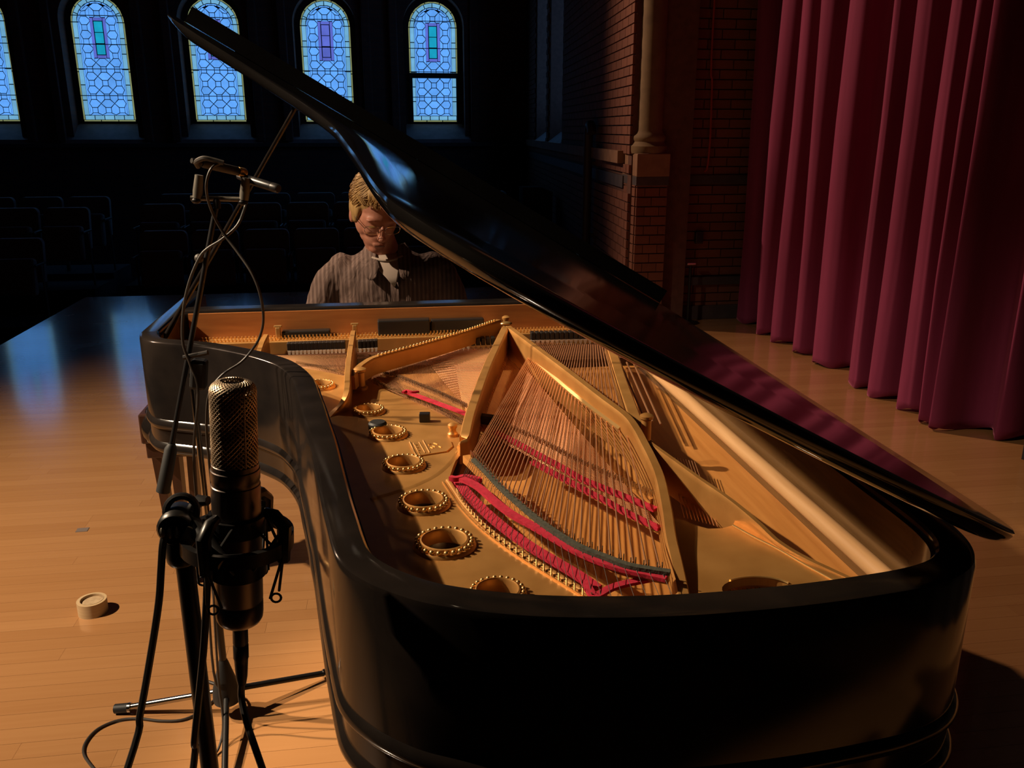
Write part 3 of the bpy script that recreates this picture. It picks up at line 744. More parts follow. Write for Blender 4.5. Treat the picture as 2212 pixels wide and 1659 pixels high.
# right-hand plate near the tail
s6 = [(1404, 955), (1460, 995), (1514, 1034), (1560, 1065), (1591, 1088), (1620, 1112), (1645, 1134), (1662, 1151), (1680, 1167), (1710, 1187), (1745, 1206), (1790, 1227), (1835, 1248), (1880, 1270)]
l2 = [(1583, 1136), (1630, 1162), (1680, 1187), (1740, 1222), (1795, 1252), (1850, 1282)]
p2 = [(1476, 1300), (1472, 1230), (1460, 1170), (1452, 1122), (1475, 1122), (1500, 1134), (1530, 1142), (1560, 1141), (1583, 1135), (1600, 1098)] + s6[5:]
tl = [tuple(p) for p in inner if .42 < p[0] < .70 and p[1] < 1.1][::-1]
poly2 = [tuple(p[:2]) for p in PP(p2, ZP)] + tl
hc = P(1636, 1272, ZP); hr = float(np.hypot(*(P(1714, 1272, ZP) - hc)[:2]))
plate2 = MB().prism(poly2, ZP - .014, ZP, [[(hc[0] + hr * math.cos(t), hc[1] + hr * .62 * math.sin(t)) for t in np.linspace(0, 2 * PI, 26)[:-1]]]).build('tail_plate', M['gold'], piano)
MB().tube([(p[0], p[1], ZP + .001) for p in smooth_line(PP(l2, ZP), 5)], .0022, 8).build('plate_rib', M['goldbright'], plate2)
MB().tube([(hc[0] + hr * math.cos(t), hc[1] + hr * .62 * math.sin(t), ZP + .001) for t in np.linspace(.2, 2.2, 16)], .002, 8).build('plate_rib', M['goldbright'], plate2)

def strut(name, pxz, wid, zb, label=None, mt='gold', nn=5):
    w3 = smooth_line([P(a, b, z) for a, b, z in pxz], nn)
    mb = MB(); h = wid / 2; k = 8; vv = []
    for i, p in enumerate(w3):
        t = (w3[min(i + 1, len(w3) - 1)] - w3[max(i - 1, 0)])[:2]; t = t / np.linalg.norm(t); n = np.array([-t[1], t[0]])
        zt = p[2]
        for (o, z) in ((-h, zb), (-h * .92, zt - .012), (-h * .98, zt - .006), (-h * .7, zt), (h * .7, zt), (h * .98, zt - .006), (h * .92, zt - .012), (h, zb)):
            vv.append((p[0] + n[0] * o, p[1] + n[1] * o, z))
    m = len(w3)
    ff = [(i * k + q, i * k + (q + 1) % k, (i + 1) * k + (q + 1) % k, (i + 1) * k + q) for i in range(m - 1) for q in range(k)]
    ff += [tuple(range(k)), tuple((m - 1) * k + q for q in range(k))[::-1]]
    mb.add(vv, ff, True)
    return mb.build(name, M[mt], piano, label)
strut('plate_strut', [(574, 722, .935), (566, 738, .93), (558, 760, .92)], .02, .86)
strut('plate_strut', [(763, 714, .955), (756, 758, .955), (751, 800, .952), (750, 830, .943), (747, 850, .930), (737, 870, .912), (722, 886, .897), (704, 905, .886)], .018, .865, 'curved treble strut of the gold plate')
strut('plate_strut', [(1077, 690, .950), (1000, 716, .950), (900, 745, .950), (815, 768, .950), (785, 783, .948), (768, 798, .944), (758, 812, .938)], .022, .90, 'diagonal strut of the gold plate with a row of studs')
strut('plate_strut', [(1091, 706, .962), (1070, 750, .962), (1051, 792, .960), (1024, 866, .952), (1012, 905, .944), (1004, 940, .930), (994, 962, .905), (984, 980, .884)], .026, .868, 'long middle strut of the gold plate')
strut('plate_strut', [(1098, 704, .962), (1160, 750, .962), (1230, 802, .962), (1300, 856, .960), (1352, 895, .957), (1375, 924, .950), (1392, 955, .942), (1410, 990, .936), (1426, 1030, .930), (1440, 1095, .922), (1449, 1156, .914), (1463, 1217, .906), (1477, 1285, .898)], .022, .865, 'long bass strut of the gold plate')
strut('plate_strut', [(1318, 742, .915), (1340, 812, .913), (1366, 885, .912), (1380, 925, .912)], .034, .885, 'flat bass bar of the gold plate')
strut('plate_strut', [(a, b, z) for (a, b), z in zip(s6, (.935, .932, .928, .924, .918, .912, .906, .901, .897, .894, .892, .890, .889, .888))], .012, .855, 'slender rib along the soundboard')
# lower bright flange of the bass strut
fl = smooth_line([P(a, b, .925)[:2] for a, b in [(1122, 744), (1180, 794), (1233, 840), (1290, 884), (1344, 923)]], 4)
MB().sweep([tuple(p) for p in fl], [(-.010, .912), (-.010, .922), (-.004, .927), (.008, .927), (.010, .912)]).build('strut_flange', M['goldbright'], piano)
# studs along the diagonal strut
mb = MB(); ln = resample([P(a, b, .953) for a, b in [(1068, 692), (1000, 715), (900, 744), (818, 766)]], 40)
for p in ln: mb.ell(p, (.0035, .0035, .004), 8, 5)
mb.build('strut_stud', M['goldbright'], piano, kind='stuff')
# bolts and posts
def bolt(px, py, z0, z1, r, name='plate_bolt', mt='gold'):
    p = P(px, py, z0)
    return MB().lathe([(0, z0), (r * 1.25, z0), (r * 1.25, z0 + .006), (r * .85, z0 + .010), (r * .8, z1 - .010), (r * 1.1, z1 - .006), (r * 1.1, z1), (r * .6, z1 + .004), (0, z1 + .004)], (p[0], p[1], 0), 16).build(name, M[mt], piano)
bolt(779, 840, ZP, .945, .016); bolt(978, 941, ZP, .915, .010); bolt(1394, 958, ZP, .955, .014); bolt(1093, 738, ZP, .972, .012)
b1 = P(1100, 700, .965); MB().ell((b1[0] - .01, b1[1], .967), (.02, .012, .007), 12, 8).build('plate_bolt', M['goldbright'], piano)
# emblem and small blocks
em = [P(a, b, ZP) for a, b in [(884.5, 955), (900, 987.5), (965, 977), (978, 966), (974, 955), (955, 949)]]
emb = MB().prism([tuple(p[:2]) for p in em], ZP - .002, ZP + .003).build('maker_emblem', M['gold'], plate, 'raised shield emblem with relief lines')
mb = MB()
def rel(a, b, r=.0012): mb.tube([P(a[0], a[1], ZP + .0035), P(b[0], b[1], ZP + .0035)], r, 6)
rel((885, 955), (900, 987), .002); rel((893, 957), (908, 984)); rel((905, 955), (918, 978)); rel((914, 951.5), (928, 978), .0016)
for (a, b) in (((898, 962), (901, 961)), ((901, 968), (904, 967)), ((904, 974), (907, 973)), ((926, 961), (931, 959)), ((930, 966), (935, 968)), ((937, 957), (945, 960)), ((948, 964), (953, 966)), ((934, 963), (940, 965))): rel(a, b, .0014)
mb.build('emblem_relief', M['goldbright'], emb if False else plate)
pb = P(918, 912, ZP); o = MB().box((pb[0], pb[1] + .006, ZP + .011), (.026, .02, .022), rotz(-.1), .002).build('rest_block', M['blackwood'], piano, 'small black block on the plate')
pb = P(816, 926, ZP); MB().lathe([(0, 0), (.022, 0), (.022, .014), (.018, .018), (0, .018)], (pb[0], pb[1], ZP), 20).build('rest_disc', M['blackrubber'], piano)
# pin block shelf, stretcher and their facings
MB().box2((-.684, 2.88, .90), (.782, 2.955, 1.0), .012).build('stretcher', M['lacquer'], piano, 'black cross beam in front of the pianist')
MB().box2((-.66, 2.872, .895), (.780, 2.879, .990)).build('stretcher_facing', M['facing'], piano)
MB().box2((-.685, 2.80, .86), (.782, 2.879, .905), .003).build('pin_shelf', M['gold'], piano)
MB().box2((-.685, 2.60, ZS), (.782, 2.80, .862)).build('pin_block', M['legwood'], piano)
mb = MB()
for i in range(120):
    x = -.62 + i * 1.36 / 119
    for j in range(2):
        mb.tube([(x + j * .005, 2.815 + j * .022, .904), (x + j * .005, 2.813 + j * .022, .914 + j * .004)], .0028, 6)
mb.build('tuning_pin', M['goldbright'], piano, kind='stuff')
for (a, b, y0, y1, zt) in (((608, 713), (704, 716), 2.835, 2.868, .93), ((816, 929), (680, 709), 2.83, 2.868, .957), ((931, 1046), (681, 702), 2.835, 2.866, .953)):
    xa, xb2 = Q(a[0], b[1], y0)[0], Q(a[1], b[1], y0)[0]
    MB().box2((xa, y0, .906), (xb2, y1, zt), .004).build('desk_rail', M['blackwood'], piano, 'black wooden rail lying on the pin shelf')
for px in (601, 767):
    p = Q(px, 715, 2.84)
    MB().box((p[0], 2.84, .925), (.016, .02, .04), None, .003).box((p[0], 2.84, .947), (.026, .014, .007), None, .002).build('desk_bracket', M['goldbright'], piano)
# dampers: dark heads with cream felts
hd = MB().box((0, 0, .017), (.0125, .030, .026), None, .002).mesh('damper'); hd.materials.append(M['blackwood'])
ft = MB().prism([(-.0055, .006), (.0055, .006), (.0035, -.007), (-.0035, -.007)], -.016, -.009, (), lambda u, v, t: (u, t, v)).mesh('damper_felt'); ft.materials.append(M['whitefelt'])
ft2 = MB().prism([(-.0075, .006), (.0075, .006), (.001, -.010), (-.001, -.010)], -.017, -.009, (), lambda u, v, t: (u, t, v)).mesh('damper_felt'); ft2.materials.append(M['whitefelt'])
def dampers(px0, px1, y, z, n, wedge):
    xa, xb2 = Q(px0, 0, y)[0], Q(px1, 0, y)[0]
    A_ = P(px0[0], px0[1], z); B_ = P(px1[0], px1[1], z)
    for i in range(n):
        p = A_ + (B_ - A_) * (i / max(1, n - 1))
        d = place('damper', hd, piano, (p[0], p[1] + .016, z)); place('damper_felt', ft2 if wedge else ft, d, (0, 0, 0)).location = (0, 0, 0)
def dampers2(p0, p1, z, n, wedge):
    A_ = P(p0[0], p0[1], z); B_ = P(p1[0], p1[1], z)
    for i in range(n):
        p = A_ + (B_ - A_) * (i / max(1, n - 1))
        d = place('damper', hd, piano, (p[0], p[1] + .016, z)); f = place('damper_felt', ft2 if wedge else ft, d, (0, 0, 0)); f.location = (0, 0, 0)
dampers2((625, 762), (742, 758), .885, 15, False); dampers2((778, 757), (812, 755), .885, 5, False)
dampers2((957, 753), (1066, 749), .888, 11, True); dampers2((1152, 739), (1295, 736), .918, 15, True)

# strings
def string(mb, a, b, r): mb.tube([a, b], r, 5, caps=False)
mb = MB()
for i in range(54):   # treble section beside the curved strut
    t = i / 53; a = P(588 + 158 * t, 768 - 2 * t, .893); e = P(632 + 114 * t, 790 + 24 * t, .887); string(mb, a, e, .0007)
mb.build('treble_string', M['steel'], piano, kind='stuff')
mb = MB()
for i in range(72):
    t = i / 71; a = P(770 + 205 * t, 764 - 7 * t, .893); e = P(800 + 204 * t, 824 + 96 * t, .888); string(mb, a, e, .0007)
mb.build('tenor_string', M['steel'], piano, kind='stuff')
mb = MB()
for i in range(66):
    t = i / 65; a = P(905 + 190 * t, 757 - 6 * t, .893); e = P(1052 + 378 * t, 938 + 202 * t, .884); string(mb, a, e, .0008)
for i in range(10):
    t = i / 9; a = P(1445 + 55 * t, 985 + 12 * t, .875); e = P(1478 + 72 * t, 1118 + 20 * t, .868); string(mb, a, e, .0008)
mb.build('tenor_string', M['copper'], piano, kind='stuff')
br_px = [(1019, 978), (1040, 1003), (1080, 1045), (1120, 1080), (1160, 1113), (1204, 1143), (1253, 1172), (1314, 1196), (1363, 1213), (1442, 1228)]
brw = smooth_line(PP(br_px, .922), 6)
far = [P(1160, 738, .915), P(1305, 746, .915)]
hit = smooth_line([P(a, b, ZP + .012) for a, b in [(985, 1052), (1010, 1090), (1045, 1128), (1088, 1163), (1137, 1196), (1186, 1226), (1234, 1256), (1290, 1290), (1350, 1312), (1440, 1326), (1490, 1330)]], 6)
def at_frac(l, s):
    f = s * (len(l) - 1); i = min(int(f), len(l) - 2); return l[i] + (l[i + 1] - l[i]) * (f - i)
brr, hir = resample(brw, 200), resample(hit, 200)
NB = 36; mbp = MB()
for i in range(NB):
    t = i / (NB - 1); a = far[0] + (far[1] - far[0]) * (t ** 1.15); bb = at_frac(brr, .01 + .97 * t ** 1.25); h = at_frac(hir, .02 + .96 * t ** 1.2)
    d = bb - a; a2 = a + d * 0.0; a3 = a - d * .06
    s = MB(); r = .0011 + .0005 * t; s.tube([a2, bb], r, 6, caps=True)
    o = s.build('bass_string', M['copper'], piano)
    s2 = MB(); s2.tube([bb, h], .0005, 5); s2.build('string_tail', M['darkwire'], o)
    mbp.tube([(h[0], h[1], ZP - .012), (h[0] - .001, h[1] - .003, ZP + .016)], .0016, 6)
    for k in (-1, 1): mbp.tube([(bb[0] + k * .004, bb[1], .915), (bb[0] + k * .004, bb[1], .930)], .0011, 5)
mbp.build('hitch_pin', M['pin'], piano, kind='stuff')
def ribbon(pxl, z, wid, th, name, mt, label=None, n=5, zl=None):
    w3 = smooth_line([P(a, b, z) for a, b in pxl], n)
    return MB().sweep([tuple(p[:2]) for p in w3], [(-wid / 2, z - th), (-wid / 2, z), (wid / 2, z), (wid / 2, z - th)], smooth=True).build(name, M[mt], piano, label)
ribbon([(1007, 983), (1036, 1011), (1076, 1053), (1116, 1088), (1156, 1121), (1200, 1151), (1249, 1180), (1310, 1204), (1360, 1222), (1446, 1238)], .916, .015, .016, 'bass_bridge', 'board', 'pale bass bridge under the copper strings')
ribbon([(1023, 990), (1047, 1013), (1085, 1053), (1122, 1086), (1160, 1118), (1204, 1149), (1253, 1178), (1314, 1202), (1363, 1219), (1448, 1233)], .9235, .011, .006, 'green_felt', 'greenfelt', 'dark green felt strip on the bass bridge')
ribbon([(998, 1031), (1033, 1049), (1070, 1081), (1106, 1108), (1155, 1135), (1204, 1163), (1253, 1190), (1326, 1219), (1440, 1246)], .917, .016, .006, 'red_felt', 'redfelt', 'crimson felt strip woven through the string ends')
ribbon([(985, 1029), (1000, 1052), (1028, 1083), (1062, 1115), (1103, 1148), (1150, 1180), (1200, 1210), (1250, 1240), (1290, 1268)], .892, .020, .006, 'red_felt', 'redfelt', 'dark crimson felt beneath the hitch pins')
ribbon([(1441, 1239), (1400, 1248), (1350, 1258), (1318, 1268), (1285, 1284), (1268, 1262), (1262, 1252)], .902, .013, .005, 'red_felt', 'redfelt', 'crimson felt tail folded back near the rim')
ribbon([(972, 1028), (985, 1030), (1005, 1026), (1022, 1029), (1038, 1032), (1052, 1030)], .908, .010, .009, 'red_felt', 'redfelt', 'knotted crimson felt end')
ribbon([(1068, 930), (1110, 951), (1167, 982), (1210, 1005), (1253, 1030), (1300, 1050), (1350, 1070), (1417, 1098)], .893, .015, .006, 'red_felt', 'redfelt', 'crimson felt strip under the bass strings')
ribbon([(1150, 995), (1192, 1018), (1230, 1038), (1265, 1057), (1310, 1080), (1350, 1103), (1390, 1122), (1426, 1139)], .890, .014, .006, 'red_felt', 'redfelt', 'second crimson felt strip under the bass strings')
ribbon([(874, 845), (900, 853), (930, 864), (960, 875), (990, 886), (1010, 894)], .9015, .016, .004, 'red_felt', 'redfelt', 'crimson felt strip beside the tenor hitch pins')
ribbon([(870, 846), (878, 842), (890, 845), (905, 844)], .906, .007, .005, 'red_felt', 'redfelt', 'small crimson felt knot')
ribbon([(640, 790), (700, 800), (750, 808), (805, 810), (852, 819), (893, 835), (947, 857), (1009, 886), (1060, 909), (1100, 929), (1167, 960), (1253, 1004), (1340, 1044), (1412, 1076)], .883, .018, .04, 'long_bridge', 'board', 'long wooden bridge under the tenor strings')
mb = MB()
for (l, n, z) in (([(805, 806), (852, 815), (893, 831), (947, 853), (1009, 882)], 90, .886), ([(808, 826), (844, 845), (884, 861), (933, 880), (974, 902), (1003, 918)], 80, .884), ([(640, 789), (700, 800), (745, 812)], 44, .884), ([(1075, 915), (1167, 957), (1253, 1001), (1340, 1041), (1412, 1073)], 70, .886)):
    for p in resample(smooth_line(PP(l, z), 4), n):
        for k in (0, 1): mb.tube([(p[0] + R.uniform(-.002, .002), p[1] + k * .012, z - .004), (p[0], p[1] + k * .012, z + .010)], .0013, 5)
mb.build('bridge_pin', M['pin'], piano, kind='stuff')
p = P(1046, 905, .90); MB().box((p[0] + .01, p[1] + .01, .895), (.05, .03, .02), rotz(-.5), .004).build('felt_block', M['blackwood'], piano)
mb = MB()
for i in range(12):
    t = i / 11; mb.tube([(hc[0] - hr * .7 + 1.4 * hr * t + .012, hc[1] - .05, .855), (hc[0] - hr * .7 + 1.4 * hr * t - .012, hc[1] + .05, .86)], .0009, 5)
mb.build('bass_string_end', M['pin'], piano, kind='stuff')
MB().box2((hc[0] - .07, hc[1] - .05, .836), (hc[0] + .07, hc[1] + .06, .846)).build('shade_pad', M['greenfelt'], piano)  # dark pad added under the tail plate opening to make the recess look shaded
for k in range(3):
    a = P(1341 + 13 * k, 786 - 3 * k, .905); b = P(1392 + 18 * k, 905 + 6 * k, .895); MB().tube([a, b], .0028, 8).build('bass_string', M['copper'], piano)

# keyboard end, hidden behind the cross beam
MB().box2((-.735, 3.0, .62), (.832, 3.40, .665), .008).build('key_bed', M['lacquer'], piano)
for s, x0, x1 in ((0, -.735, -.655), (1, .755, .832)): MB().box2((x0, 3.16, .666), (x1, 3.36, .80), .015).build('cheek_block', M['lacquer'], piano)
MB().box2((-.655, 2.965, .70), (.755, 3.0, .90), .01).build('fallboard', M['lacquer'], piano)
mb = MB()
for i in range(52): mb.box2((-.60 + i * .0235, 3.11, .70), (-.60 + i * .0235 + .0225, 3.26, .722), .001)
mb.build('white_key', M['ivory'], piano, kind='stuff')
mb = MB()
for i in range(51):
    if i % 7 in (0, 1, 3, 4, 5): mb.box2((-.60 + i * .0235 + .017, 3.01, .705), (-.60 + i * .0235 + .030, 3.12, .734), .002)
mb.build('black_key', M['blackwood'], piano, kind='stuff')
# rounded scroll under the treble cheek
MB().ell((-.775, 2.93, .607), (.085, .15, .085), 24, 14).build('cheek_scroll', M['lacquer'], piano, 'rounded black scroll at the treble end of the key bed')
# legs: three tapered posts under a block, on a caster
def leg(x, y, tilt=0):
    MB().box2((x - .085, y - .085, .555), (x + .085, y + .085, .66), .006).build('leg_block', M['legwood'], piano)
    MB().box2((x - .075, y - .075, .50), (x + .075, y + .075, .556), .004).build('leg_block', M['legwood'], piano)
    for k in (-1, 0, 1):
        MB().add([(x + k * .058 - .016 + dx * .032, y - .03 + dy * .06, .505) for dx in (0, 1) for dy in (0, 1)] + [(x + k * .042 - .012 + dx * .024, y - .022 + dy * .044, .13) for dx in (0, 1) for dy in (0, 1)],
                 [(0, 1, 3, 2), (4, 6, 7, 5), (0, 4, 5, 1), (2, 3, 7, 6), (0, 2, 6, 4), (1, 5, 7, 3)]).build('leg', M['legwood'], piano)
    MB().box2((x - .065, y - .035, .09), (x + .065, y + .035, .135), .006).build('leg_foot', M['legwood'], piano)
    MB().lathe([(0, -.014), (.036, -.014), (.038, -.01), (.038, .01), (.036, .014), (0, .014)], (x + .01, y - .01, .0385), 24, Matrix.Rotation(PI / 2, 3, 'Y')).build('caster', M['goldbright'], piano)
    MB().tube([(x + .01, y - .01, .04), (x + .01, y - .005, .10)], .012, 10).build('caster_stem', M['goldbright'], piano)
leg(-.765, 2.93); leg(.72, 2.93); leg(.36, 1.35)
# pedal lyre
MB().box2((-.06, 3.02, .09), (-.02, 3.06, .66), .006).build('lyre_post', M['legwood'], piano); MB().box2((.12, 3.02, .09), (.16, 3.06, .66), .006).build('lyre_post', M['legwood'], piano)
MB().box2((-.12, 2.98, .06), (.22, 3.10, .13), .01).build('lyre_box', M['legwood'], piano)
for k in range(3): MB().box((-.04 + .09 * k, 3.14, .075), (.03, .10, .012), None, .004).build('pedal', M['goldbright'], piano)

# ------------------------------------------------------------------ the lid
HX, HZ = .850, 1.004
def lidpt(wd, y, t):
    ph = math.radians(np.interp(y, [1.2, 2.6], [28.2, 30.6])); u = np.array([-math.cos(ph), 0, math.sin(ph)]); n = np.array([math.sin(ph), 0, math.cos(ph)])
    return np.array([HX, 0, HZ]) + u * wd + n * t + np.array([0, y, 0])
LY1 = 3.02
def lid_layer(off, t, ns=60):
    op = [p for p in offset_path(path, -off) if p[1] < LY1 + .25]
    k = int(np.argmin([p[1] for p in op])); lf = op[:k + 1][::-1]; rt = op[k:]
    y0 = op[k][1]; ys = y0 + (LY1 - y0) * (np.linspace(0, 1, ns) ** 1.8)
    lx = np.interp(ys, [p[1] for p in lf], [p[0] for p in lf]); rx = np.interp(ys, [p[1] for p in rt], [p[0] for p in rt])
    rx = np.minimum(rx, .832 + .026); lx = lx - .045 * np.clip((ys - 2.25) / .25, 0, 1) * (t / .027)
    return ys, lx, rx, t
lay = [lid_layer(.002, 0.0), lid_layer(.010, .002), lid_layer(.018, .007), lid_layer(.024, .014), lid_layer(.026, .020), lid_layer(.026, .024), lid_layer(.022, .027)]
mb = MB(); ns = 60
def lidsurf(layer, flip):
    ys, lx, rx, t = layer; nx = 10; vv = []
    for y, a, b in zip(ys, lx, rx):
        for q in range(nx + 1): vv.append(lidpt(HX - (a + (b - a) * q / nx), y, t))
    mb.add(vv, [(i * (nx + 1) + q, i * (nx + 1) + q + 1, (i + 1) * (nx + 1) + q + 1, (i + 1) * (nx + 1) + q) for i in range(ns - 1) for q in range(nx)], True)
lidsurf(lay[0], 0); lidsurf(lay[-1], 1)
vv = []; K_ = 2 * ns
for (ys, lx, rx, t) in lay:
    vv += [lidpt(HX - a, y, t) for y, a in zip(ys[::-1], lx[::-1])] + [lidpt(HX - b, y, t) for y, b in zip(ys, rx)]
mb.add(vv, [(j * K_ + i, j * K_ + (i + 1) % K_, (j + 1) * K_ + (i + 1) % K_, (j + 1) * K_ + i) for j in range(len(lay) - 1) for i in range(K_)], True)
lid = mb.build('lid', M['lid'], piano, 'raised black lid following the curve of the case')
bmx = bmesh.new(); bmx.from_mesh(lid.data); bmesh.ops.remove_doubles(bmx, verts=bmx.verts[:], dist=.0004); bmesh.ops.recalc_face_normals(bmx, faces=bmx.faces[:]); bmx.to_mesh(lid.data); bmx.free(); lid.data.set_sharp_from_angle(angle=math.radians(42))
def slab(w0, w1, y0, y1, t0, t1, name, mt, parent, label=None, nw=8):
    m = MB(); vv = []; fl_ = []
    for y in (y0, y1):
        for t in (t0, t1):
            vv += [lidpt(w0 + (w1 - w0) * q / nw, y, t) for q in range(nw + 1)]
    s = nw + 1
    for q in range(nw):
        fl_ += [(q, q + 1, s + q + 1, s + q), (2 * s + q, 2 * s + q + 1, 3 * s + q + 1, 3 * s + q), (q, q + 1, 2 * s + q + 1, 2 * s + q), (s + q, s + q + 1, 3 * s + q + 1, 3 * s + q)]
    fl_ += [(0, s, 3 * s, 2 * s), (nw, s + nw, 3 * s + nw, 2 * s + nw)]
    m.add(vv, fl_); return m.build(name, M[mt], parent, label)
slab(-.004, 1.625, 2.66, 3.08, .0285, .074, 'lid_flap', 'lid', piano, 'front flap of the lid folded back on top')
for wq in (.15, .8, 1.45): slab(wq, wq + .08, 2.97, 3.01, .027, .0345, 'flap_hinge', 'goldbright', lid)
slab(1.30, 1.47, 2.90, 2.94, -.022, -.001, 'lid_batten', 'blackwood', lid)
for y in (1.25, 1.95, 2.75): MB().tube([(.842, y - .06, 1.012), (.842, y + .06, 1.012)], .006, 10).build('lid_hinge', M['goldbright'], piano)
# prop stick
bot = P(354, 733, .965)
best = min(((abs(proj(lidpt(wq, 2.50, 0))[0] - 645), wq) for wq in np.linspace(.6, 1.5, 200)))[1]
top = lidpt(best, 2.50, -.004)
dv = Vector(top - bot); st = MB()
st.tube([bot, bot + np.array(dv) * .02, bot + np.array(dv) * .5, top], [.008, .008, .0072, .006], 10)
st.build('lid_prop', M['lacquer'], piano, 'slender black stick propping the lid')
MB().box((bot[0], bot[1], .945), (.04, .05, .03), None, .006).build('prop_socket', M['chrome'], piano)
# ------------------------------------------------------------------ the pianist
def remesh(o, vox, smooth_it=6):
    m = o.modifiers.new('skin', 'REMESH'); m.mode = 'VOXEL'; m.voxel_size = vox; m.use_smooth_shade = True
    if smooth_it:
        s = o.modifiers.new('soften', 'SMOOTH'); s.iterations = smooth_it; s.factor = .5
    return o
def capsule(mb, pts, rad, n=14):
    w3 = [np.array(p, float) for p in pts]; mb.tube([tuple(p) for p in w3], rad, n)
    for p, r in zip(w3, rad): mb.ell(p, (r * .995,) * 3, n, 8)
BX = -.012
person = thing('person', 'person with short blond hair, wire glasses and brown striped shirt, head bowed over the keys', 'person', (BX, 3.62, 0))
hcw = np.array(Q(812, 456, 3.33)); HS = 1.12
tilt = Matrix.Rotation(math.radians(33), 3, 'X') @ Matrix.Identity(3)
hrot = Matrix.Rotation(math.radians(16), 3, 'Z') @ Matrix.Rotation(math.radians(3), 3, 'Y') @ Matrix.Rotation(math.radians(30), 3, 'X')
def HL(x, y, z):   # head-local (x sideways, y towards the face, z up) to the world
    v = hrot @ Vector((x * HS, -y * HS, z * HS)); return np.array([hcw[0] + v.x, hcw[1] + v.y, hcw[2] + v.z])
hM = hrot.copy()
def hell(mb, c, r, n=16): mb.ell(HL(*c), (r[0] * HS, r[1] * HS, r[2] * HS), n, 10, hM)
sk = MB()
hell(sk, (0, -.012, .035), (.074, .094, .083), 24); hell(sk, (0, .035, -.005), (.064, .058, .075), 20); hell(sk, (0, .044, -.062), (.046, .048, .052), 20)
hell(sk, (0, .068, -.100), (.027, .024, .021)); hell(sk, (0, .096, -.022), (.010, .014, .028)); hell(sk, (0, .106, -.038), (.015, .014, .012))
for s in (-1, 1):
    hell(sk, (s * .077, -.008, -.018), (.010, .020, .032)); hell(sk, (s * .030, .078, .018), (.026, .012, .008)); hell(sk, (s * .034, .058, -.034), (.020, .022, .020)); hell(sk, (s * .046, .012, -.020), (.024, .052, .058)); hell(sk, (s * .036, .026, -.066), (.016, .034, .030))
hell(sk, (0, .090, -.070), (.022, .010, .006)); hell(sk, (0, .089, -.079), (.019, .010, .006))
nb = np.array([BX, 3.47, 1.06]); capsule(sk, [HL(0, -.02, -.045), (HL(0, -.02, -.045) + nb) / 2, nb], [.058 * HS, .055 * HS, .068])
# forearms and hands on the keys
hands = {}
for s in (-1, 1):
    el = (BX + s * .285, 3.46, .80); wr_ = (BX + s * .185, 3.285, .765); kn = (BX + s * .165, 3.225, .763)
    capsule(sk, [el, wr_], [.044, .027]); sk.ell(((wr_[0] + kn[0]) / 2, (wr_[1] + kn[1]) / 2, .762), (.040, .048, .016), 14, 8)
    for f, (dx, ln) in enumerate(((-.030, .058), (-.011, .072), (.009, .068), (.028, .052))):
        b0 = np.array([kn[0] + dx, kn[1] - .005, .764]); b1 = b0 + np.array([dx * .25, -ln * .55, .008]); b2 = b1 + np.array([dx * .1, -ln * .38, -.014]); b3 = b2 + np.array([0, -ln * .16, -.020])
        capsule(sk, [b0, b1, b2, b3], [.0095, .009, .008, .0065], 8)
    t0 = np.array([kn[0] - s * .036, kn[1] + .028, .758]); capsule(sk, [t0, t0 + np.array([-s * .020, -.030, -.004]), t0 + np.array([-s * .026, -.060, -.018])], [.012, .010, .008], 8)
body = remesh(sk.build('body', M['skin'], person, 'face, neck and hands'), .0045, 5)
# eyes cast down, brows, lips
mb = MB()
for s in (-1, 1): hell(mb, (s * .031, .087, -.003), (.0145, .006, .0032), 10)
mb.build('eyelashes', M['hair'], person)
mb = MB(); hell(mb, (0, .0985, -.073), (.019, .004, .0018), 12); mb.build('mouth_line', M['legwood'], person)
# hair: cap and combed locks
hb = MB(); hell(hb, (0, -.022, .046), (.082, .098, .084), 24); hell(hb, (0, .022, .086), (.062, .055, .038), 20); hell(hb, (.0, -.060, -.010), (.070, .055, .070), 20)
for s in (-1, 1): hell(hb, (s * .070, -.012, .014), (.017, .054, .060), 16)
hr0 = remesh(hb.build('hair', M['hair'], person, 'short blond hair combed forward'), .007, 3)
rr = random.Random(5); lk = MB()
for i in range(1100):
    a = rr.uniform(0, 2 * PI); el_ = rr.uniform(.12, 1.35)
    def sp(a, e, k=1.0): return HL(.083 * k * math.cos(e) * math.cos(a), -.018 + .099 * k * math.cos(e) * math.sin(a), .044 + .088 * k * math.sin(e))
    a2 = a + (.25 if math.cos(a) < 0 else -.25) * (1 if math.sin(a) < .8 else .1); e2 = el_ - rr.uniform(.35, .6)
    if math.sin(a) > .55 and e2 < .35: e2 = .35
    if e2 < -.55: e2 = -.55
    k2 = rr.uniform(1.03, 1.09)
    pts = [sp(a, el_, 1.0), sp(a + (a2 - a) * .4, el_ + (e2 - el_) * .4, (1 + k2) / 2 + .02), sp(a + (a2 - a) * .75, el_ + (e2 - el_) * .75, k2), sp(a2, e2, k2 - .01)]
    lk.tube(pts, [.0018, .0024, .0019, .0005], 4, caps=False)
lk.build('hair_locks', M['hair'], hr0, kind='stuff')
